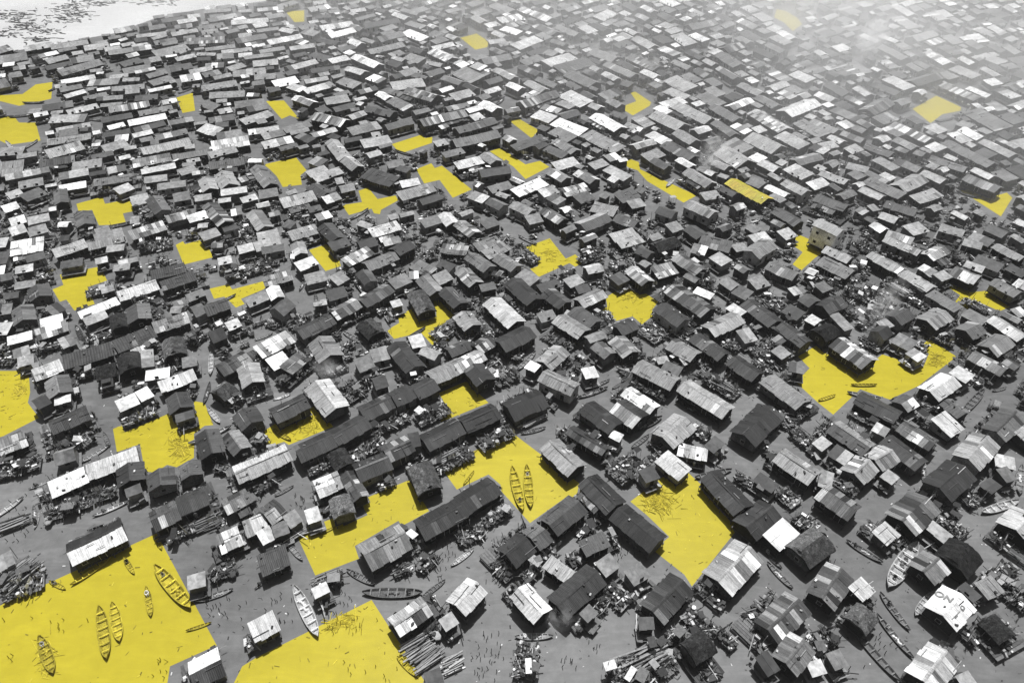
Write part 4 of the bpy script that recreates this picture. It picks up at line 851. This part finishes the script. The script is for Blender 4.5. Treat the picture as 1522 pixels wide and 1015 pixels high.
# ------------------------------------------------------------------ stacks of logs and sawn timber
TIMBER = '''R1a 110 360 2.6 1.8 -38 6|R1b 990 800 2.3 2.2 -33 6|R1b 1165 870 1.5 1.0 -25 8|R1c 780 860 3.4 1.7 -28 6|A2 70 950 2.2 1.0 -22 6|B2 50 930 3.6 1.1 -24 5|R1b 430 350 2.2 .6 -20 6|C2 230 560 3.0 .8 -26 6|D2 700 110 2.6 .9 30 6|E3 540 370 2.6 .9 27 7|A3 130 400 3.2 1 -28 6|C2 770 300 2.6 .9 -26 7|R1a 1080 75 4 .8 -20 4'''
ti = []
for e in TIMBER.split('|'):
    t, *n = e.split(); zx, zy, hl, hw, ia, td = map(float, n); px = tp(t, zx, zy); c = unproj(px[0], px[1], 1.2)
    q = unproj(px[0] + 10 * math.cos(R(ia)), px[1] + 10 * math.sin(R(ia)), 1.2); ang = math.atan2(q.y - c.y, q.x - c.x)
    z0 = DECK_Z - .03 if any(sat((c.x, c.y, .3, .3, 0), Q) and tg == 'zone' for Q, tg in sum((GRID.get((int(c.x // 16) + a, int(c.y // 16) + b), []) for a in (-1, 0, 1) for b in (-1, 0, 1)), [])) else .05
    root = empty('timber_stack', (c.x, c.y, 0), ang); tb = MB()
    for lay in range(3):
        y = -hw
        while y < hw:
            r = random.uniform(.09, .17); g = ALB[int(td)] * random.uniform(.5, 1.5); l = hl * random.uniform(.75, 1.1); o = random.gauss(0, .25); a = random.gauss(0, .07)
            tb.tube((-l + o, y - a * l, z0 + r + lay * .22 + (.3 if lay else 0)), (l + o, y + a * l, z0 + r + lay * .22 + (.3 if lay else 0) + random.gauss(0, .05)), r, (g, g, g), 5, r * .85)
            y += r * 2 + random.uniform(0, .15) + lay * .12
    link('log', tb.mesh('log'), M_clut, root, kind='stuff')
    sb = MB()
    for sx in (-.7, 0, .7): sb.tube((sx * hl, -hw, z0 + .3), (sx * hl, hw, z0 + .3), .08, (.06, .06, .06), 4); 
    link('bearer', sb.mesh('bearer'), M_clut, root, kind='stuff')
    ti.append((root, px, 'heap of rough logs and planks'))
rank_labels(ti, 'timber', 'stacks of timber on the water')

# ------------------------------------------------------------------ canoes
def hull_mesh(beam):
    """open plank canoe, unit length along x, upswept pointed ends"""
    ns, b = 13, MB(); ring = []
    for i in range(ns):
        u = i / (ns - 1) * 2 - 1; wd = beam * (1 - abs(u) ** 2.6) ** .8 / 2 + .006; sheer = .052 + .055 * abs(u) ** 3; keel = -.012 + .06 * abs(u) ** 5
        ring.append([(u / 2, -wd, sheer), (u / 2 * .99, -wd * .7, keel + .008), (u / 2 * .985, 0, keel), (u / 2 * .99, wd * .7, keel + .008), (u / 2, wd, sheer),
                     (u / 2 * .985, wd * .86, sheer), (u / 2 * .975, wd * .55, keel + .022), (u / 2 * .975, -wd * .55, keel + .022), (u / 2 * .985, -wd * .86, sheer)])
    V = [p for r in ring for p in r]; F = []; k = 9
    for i in range(ns - 1):
        for j in range(k): F.append((i * k + j, i * k + (j + 1) % k, (i + 1) * k + (j + 1) % k, (i + 1) * k + j))
    F.append(tuple(range(k))[::-1]); F.append(tuple(range((ns - 1) * k, ns * k)))
    b.add(V, F, (.2, .2, .2)); return b.mesh('hull')
HULLS = [hull_mesh(.135), hull_mesh(.175), hull_mesh(.21)]
for m_ in HULLS: m_.materials.append(M_wood)
tb = MB(); tb.box(TR(0, 0, 0), .02, 1, .008, (.2, .2, .2)); THW = tb.mesh('thwart'); THW.materials.append(M_wood)
cb = MB()
for k in range(5): cb.dome(TR(-.09 + .045 * k, random.uniform(-.02, .02), .0), .03, .045, (.5, .5, .5), 6)
CARGO = cb.mesh('cargo'); CARGO.materials.append(M_wood)
boats = []
def canoe(p, q, hull, g, yellow=False, thw=5, cargo=False, px=None, words=''):
    c = (p + q) / 2; d = q - p; L = max(3.5, min(13, d.length)); ang = math.atan2(d.y, d.x); bm_ = (.135, .175, .21)[hull]
    root = empty('canoe', (c.x, c.y, .05), ang); root.scale = (L, L, L * .9)
    col = (YEL[0] * g * 2, YEL[1] * g * 2, YEL[2] * g * 2, 1) if yellow else grey(g)
    link('hull', HULLS[hull], None, root, col)
    for i in range(thw):
        u = (i + 1) / (thw + 1) * 2 - 1; o = link('thwart', THW, None, root, tuple(min(.9, k * 1.6) for k in col[:3]) + (1,))
        o.location = (u / 2, 0, .044 + .055 * abs(u) ** 3); o.scale = (1, bm_ * (1 - abs(u) ** 2.6) ** .8 * .9, 1)
    if cargo:
        o = link('cargo', CARGO, None, root, (min(.9, YEL[0] * 1.1), YEL[1] * 1.1, YEL[2] * 1.3, 1) if yellow else grey(random.choice((.12, .4, .75)))); o.location = (random.uniform(-.12, .12), 0, .012)
    px = px or proj(c)
    boats.append((root, px, ('yellow-tinted' if yellow else 'dark' if g < .09 else 'weathered grey' if g < .24 else 'pale') + (' laden' if cargo else '') + ' wooden canoe'))
    g_add((c.x, c.y, L / 2, L * bm_ / 2, ang), 'boat'); return root
for e in CANOES.replace('\n', '|').split('|'):
    t, a, b, c, d, hl, g, *fl = e.split(); p1, p2 = tp(t, float(a), float(b)), tp(t, float(c), float(d))
    canoe(unproj(*p1, .3), unproj(*p2, .3), int(hl), float(g), False, 6, 'c' in fl)
for e in YC.split('|'):
    t, a, b, c, d, hl, g, *fl = e.split(); p1, p2 = tp(t, float(a), float(b)), tp(t, float(c), float(d))
    canoe(unproj(*p1, .3), unproj(*p2, .3), int(hl), float(g), True, 6, 'c' in fl)
for _ in range(2600):                         # moored and moving canoes in the channels further off
    if len(boats) > 175: break
    y = random.uniform(60, 760); x = random.uniform(0, 1522); c = unproj(x, y, .2); ang = random.uniform(0, math.pi); L = random.uniform(5.5, 8.5)
    B = (c.x, c.y, L / 2 + .1, .75, ang)
    if g_hit(B) or px_in_patch(x, y) or in_poly((x, y), LAGOON): continue
    d = Vector((math.cos(ang), math.sin(ang), 0)) * L / 2
    canoe(c - d, c + d, random.choice((0, 1, 1)), random.choice((.06, .1, .16, .3)), False, 5 if y > 350 else 3, random.random() < .4)
rank_labels(boats, 'canoe', 'canoes on the water')

# ------------------------------------------------------------------ people
def body(name, J, E):
    me = bpy.data.meshes.new(name); me.from_pydata([j[0] for j in J], E, []); o = bpy.data.objects.new(name, me); COL.objects.link(o)
    md = o.modifiers.new('s', 'SKIN')
    for v, j in zip(me.skin_vertices[0].data, J): v.radius = (j[1], j[1])
    me.skin_vertices[0].data[0].use_root = True
    o.modifiers.new('d', 'SUBSURF').levels = 1
    dg = bpy.context.evaluated_depsgraph_get(); m2 = bpy.data.meshes.new_from_object(o.evaluated_get(dg)); bpy.data.objects.remove(o)
    m2.materials.clear(); m2.materials.append(M_cloth); m2.name = name; return m2
E_ = [(0, 1), (1, 2), (2, 3), (3, 4), (0, 5), (5, 6), (6, 7), (0, 8), (8, 9), (9, 10), (2, 11), (11, 12), (12, 13), (2, 14), (14, 15), (15, 16)]
STAND = body('person', [((0, 0, .95), .14), ((0, 0, 1.15), .14), ((0, 0, 1.4), .13), ((0, .01, 1.52), .06), ((0, .02, 1.65), .1), ((.1, 0, .88), .09), ((.11, .02, .5), .07), ((.11, 0, .05), .05), ((-.1, 0, .88), .09), ((-.11, .06, .5), .07), ((-.12, -.02, .05), .05), ((.2, 0, 1.38), .055), ((.26, .02, 1.12), .045), ((.25, .12, .9), .035), ((-.2, 0, 1.38), .055), ((-.27, 0, 1.12), .045), ((-.25, .1, .9), .035)], E_)
SIT = body('person', [((0, 0, .12), .15), ((0, .02, .35), .14), ((0, .05, .58), .13), ((0, .07, .7), .06), ((0, .1, .83), .1), ((.1, .05, .14), .09), ((.12, .42, .3), .07), ((.11, .55, .02), .05), ((-.1, .05, .14), .09), ((-.12, .42, .3), .07), ((-.11, .55, .02), .05), ((.2, .06, .56), .055), ((.27, .2, .36), .045), ((.16, .42, .38), .035), ((-.2, .06, .56), .055), ((-.27, .2, .36), .045), ((-.16, .42, .38), .035)], E_)
ppl = []
def person(me, loc, rz, px, words):
    o = link('person', me, None, None, grey(random.choice((.02, .05, .12, .35, .7)))); o.location = loc; o.rotation_euler = (0, 0, rz); o.scale = (1,) * 3
    s = random.uniform(.95, 1.08); o.scale = (s, s, s); tn = o.color[0]
    ppl.append((o, px, ('dark' if tn < .08 else 'grey' if tn < .3 else 'pale') + '-clothed person ' + words))
for i, (B, rk) in enumerate(DECKS):
    if rk > 150 or random.random() > .75: continue
    u = random.uniform(-.8, .8) * B[2]; x, y = B[0] + u * math.cos(B[4]), B[1] + u * math.sin(B[4]); px = proj((x, y, 1.5))
    if not (0 < px[0] < 1522 and 0 < px[1] < 1015): continue
    person(STAND, (x, y, DECK_Z - .03), random.uniform(0, 6), px, 'standing on deck')
for root, px, wd in boats[:58]:
    if random.random() < .5:
        a = root.rotation_euler.z; L = root.scale[0]; u = random.choice((-.28, -.22, .24)) * L
        person(SIT, (root.location.x + u * math.cos(a), root.location.y + u * math.sin(a), .05 + .02 * L * .9 + .1), a - math.pi / 2, proj((root.location.x, root.location.y, .5)), 'seated in canoe')
rank_labels(ppl, 'person', 'people about the settlement')

# ------------------------------------------------------------------ stakes and floating bits in the shallows
STK = [('R1b', 430, 480, 120, 110, 60), ('R1b', 480, 640, 160, 70, 26), ('R1b', 1120, 210, 90, 120, 40), ('R1b', 1380, 850, 110, 160, 34), ('R1b', 1430, 300, 60, 160, 26), ('R1b', 130, 620, 70, 140, 26),
       ('R1c', 60, 900, 80, 70, 16), ('R1c', 340, 880, 60, 30, 8), ('R1c', 500, 790, 60, 40, 6), ('R1d', 690, 720, 90, 160, 30), ('R1a', 110, 90, 70, 60, 14), ('R1a', 950, 890, 60, 80, 14), ('R1a', 300, 640, 250, 60, 16), ('R1a', 150, 850, 120, 90, 14),
       ('R1a', 1350, 580, 100, 60, 18), ('A2', 90, 870, 90, 60, 12), ('B2', 620, 850, 40, 60, 14), ('R1c', 640, 210, 50, 60, 14), ('B2', 620, 380, 120, 50, 12), ('R1d', 420, 900, 80, 60, 10), ('R1b', 620, 930, 150, 50, 14)]
smb = []
for k in range(4):
    b = MB(); b.tube((0, 0, -.5), (random.gauss(0, .06), random.gauss(0, .06), random.uniform(.4, 1.0)), .06, (.05, .05, .05), 5, .045); m_ = b.mesh('mooring_stake'); m_.materials.append(M_wood); smb.append(m_)
ns = 0
for t, cx, cy, rx, ry, n in STK:
    for _ in range(n):
        if ns >= 300: break
        px = tp(t, random.gauss(cx, rx * .6), random.gauss(cy, ry * .6)); c = unproj(*px)
        if g_hit((c.x, c.y, .1, .1, 0)): continue
        yl = px_in_patch(*px)
        if yl and random.random() < .5: continue
        o = link('mooring_stake', random.choice(smb), None, None, (.3, .26, .02, 1) if yl else grey(random.uniform(.02, .07))); o.location = (c.x, c.y, 0); o.rotation_euler = (random.gauss(0, .1), random.gauss(0, .1), random.uniform(0, 6)); ns += 1
        o['label'] = ('yellowish' if yl else 'dark') + ' wooden stake standing in shallow water'; o['category'] = 'stake'; o['group'] = 'stakes in the yellow water' if yl else 'stakes in the grey water'

# floating weed and debris on the open lagoon at the upper left, small flotsam in the canals
wb = MB()
for x, y in ((15, 30), (40, 38), (25, 22), (60, 45), (105, 12), (115, 22), (95, 30), (120, 6), (-30, 20), (150, 3), (230, 4), (210, -6), (-60, 40), (60, 60), (0, 52), (70, -20), (-40, -10)):
    for k in range(42):
        px, py = x + random.gauss(0, 17), y + random.gauss(0, 3.5)
        if not in_poly((px, py + 6), LAGOON): continue
        c = unproj(px, py); a = random.gauss(-.3, .5); l = random.uniform(1.2, 4); g = random.uniform(.02, .12)
        wb.box(TR(c.x, c.y, .005, a), l, random.uniform(.25, .8), .12, (g, g, g))
for _ in range(2600):
    x, y = random.uniform(0, 1522), random.uniform(250, 1015); c = unproj(x, y)
    if g_hit((c.x, c.y, .25, .25, 0)) or px_in_patch(x, y): continue
    g = random.choice((.03, .05, .1, .45)); wb.box(TR(c.x, c.y, .004, random.uniform(0, 3)), random.uniform(.1, .5), random.uniform(.06, .2), .06, (g, g, g))
for k in range(900):                     # litter and sticks drifting in the yellow areas, tinted to match the overlay
    q = random.choice(PATCH_PX[:14]); b_ = PBB[PATCH_PX.index(q)]; x, y = random.uniform(b_[0], b_[1]), random.uniform(b_[2], b_[3])
    if not in_poly((x, y), q): continue
    c = unproj(x, y); g = random.choice((.35, .5, .6, 1.25)); wb.box(TR(c.x, c.y, .008, random.uniform(0, 3)), random.uniform(.12, .8), random.uniform(.05, .16), .05, tuple(e * g for e in YEL))
for t, cx, cy, rx, ry, n in (('D2', 290, 820, 90, 70, 150), ('A2', 1130, 490, 50, 60, 110), ('C2', 340, 590, 40, 50, 40), ('R1b', 500, 640, 100, 45, 90), ('D3', 120, 420, 60, 30, 50), ('B2', 640, 350, 90, 40, 60), ('E3', 830, 850, 60, 40, 60), ('R1a', 280, 830, 50, 90, 60), ('A2', 130, 120, 30, 40, 40), ('C3', 970, 130, 60, 40, 50)):
    for _ in range(n):                   # snagged branches and broken boards
        px = tp(t, random.gauss(cx, rx * .6), random.gauss(cy, ry * .6))
        if not px_in_patch(*px): continue
        c = unproj(*px); a = random.uniform(0, 6.3); l = random.uniform(.3, 1.3); g = random.choice((.7, .9, 1.1, 1.35, 1.5)); h0 = random.uniform(.0, .12)
        wb.tube((c.x - l * math.cos(a), c.y - l * math.sin(a), .02), (c.x + l * math.cos(a), c.y + l * math.sin(a), .03 + h0), random.uniform(.03, .07), tuple(e * g for e in YEL), 4)
o = link('floating_debris', wb.mesh('floating_debris'), M_clut); o['kind'] = 'stuff'; o['label'] = 'weed, sticks and litter drifting on the lagoon'; o['category'] = 'debris'
o = link('household_clutter', clut.mesh('household_clutter'), M_clut); o['kind'] = 'stuff'; o['label'] = 'basins, sacks, planks and drums heaped on the decks'; o['category'] = 'clutter'

# ------------------------------------------------------------------ haze
hb = MB(); hb.box(TR(0, 680, -1.0), 2400, 2150, 99.0, (1, 1, 1)); hm = hb.mesh('haze')
mh = bpy.data.materials.new('haze'); mh.use_nodes = True; n = mh.node_tree; n.nodes.clear()
ou = n.nodes.new('ShaderNodeOutputMaterial'); pv = n.nodes.new('ShaderNodeVolumePrincipled'); pv.inputs['Color'].default_value = (.97, .97, .97, 1)
pv.inputs['Density'].default_value = 0.00010; pv.inputs['Anisotropy'].default_value = 0.0; n.links.new(pv.outputs[0], ou.inputs['Volume'])
ho = link('haze', hm, mh); ho['kind'] = 'stuff'

# ------------------------------------------------------------------ smoke of the cooking fires, lying low over the far quarter
kb = MB(); kb.box(TR(60, 420, 0.5), 900, 560, 30.0, (1, 1, 1)); km = kb.mesh('smoke')
mk = bpy.data.materials.new('smoke'); mk.use_nodes = True; n = mk.node_tree; n.nodes.clear()
ou = n.nodes.new('ShaderNodeOutputMaterial'); pv = n.nodes.new('ShaderNodeVolumePrincipled'); pv.inputs['Color'].default_value = (.97, .97, .97, 1)
g = n.nodes.new('ShaderNodeNewGeometry'); sx = n.nodes.new('ShaderNodeSeparateXYZ'); n.links.new(g.outputs['Position'], sx.inputs[0])
ramp = math_node(n, 'ADD', math_node(n, 'MULTIPLY', sx.outputs[1], 1.0), math_node(n, 'MULTIPLY', sx.outputs[0], 0.6))   # thicker away and to the right
ramp = remap(n, ramp, 185, 500, 0.0, 1.0)
nz = remap(n, noise_node(n, 0.011, 3, 0.55), 0.38, 0.66, 0.35, 1.3)
zf = remap(n, sx.outputs[2], 4, 30, 1.0, 0.0)
d = math_node(n, 'MULTIPLY', math_node(n, 'MULTIPLY', ramp, nz), math_node(n, 'MULTIPLY', zf, 0.028))
n.links.new(d, pv.inputs['Density']); n.links.new(pv.outputs[0], ou.inputs['Volume'])
ko = link('smoke', km, mk); ko['kind'] = 'stuff'

# thin smoke rising from single fires
sp = bmesh.new(); bmesh.ops.create_icosphere(sp, subdivisions=3, radius=1.0); sme = bpy.data.meshes.new('smoke_plume'); sp.to_mesh(sme); sp.free()
mk = bpy.data.materials.new('smoke_plume'); mk.use_nodes = True; n = mk.node_tree; n.nodes.clear()
ou = n.nodes.new('ShaderNodeOutputMaterial'); pv = n.nodes.new('ShaderNodeVolumePrincipled'); pv.inputs['Color'].default_value = (.95, .95, .95, 1)
tc = nd(n, 'ShaderNodeTexCoord'); vl = nd(n, 'ShaderNodeVectorMath', operation='LENGTH'); n.links.new(tc.outputs['Object'], vl.inputs[0])
d = math_node(n, 'MULTIPLY', remap(n, vl.outputs['Value'], 0.1, 1.0, 1.0, 0.0), remap(n, noise_node(n, 0.55, 4, 0.6, None, 0.8), 0.42, 0.7, 0.0, 1.0))
n.links.new(math_node(n, 'MULTIPLY', d, 0.45), pv.inputs['Density']); n.links.new(pv.outputs[0], ou.inputs['Volume'])
for x, y, sx_, sy_, sz_, tl in ((1312, 462, 3.0, 2.4, 7.5, .25), (486, 540, 3.6, 2.4, 2.6, .5), (832, 912, 2.2, 1.8, 2.4, .4), (1290, 75, 6, 5, 9, .2), (1060, 240, 5, 4, 7, .3)):
    c = unproj(x, y, 4.5); o = link('smoke_plume', sme, mk); o.location = (c.x, c.y, sz_ * .8 + 1); o.scale = (sx_, sy_, sz_); o.rotation_euler = (0, tl, 0); o['kind'] = 'stuff'
print('clutter faces', len(clut.f), 'gap', len(gap.f), 'far', len(fm.f))
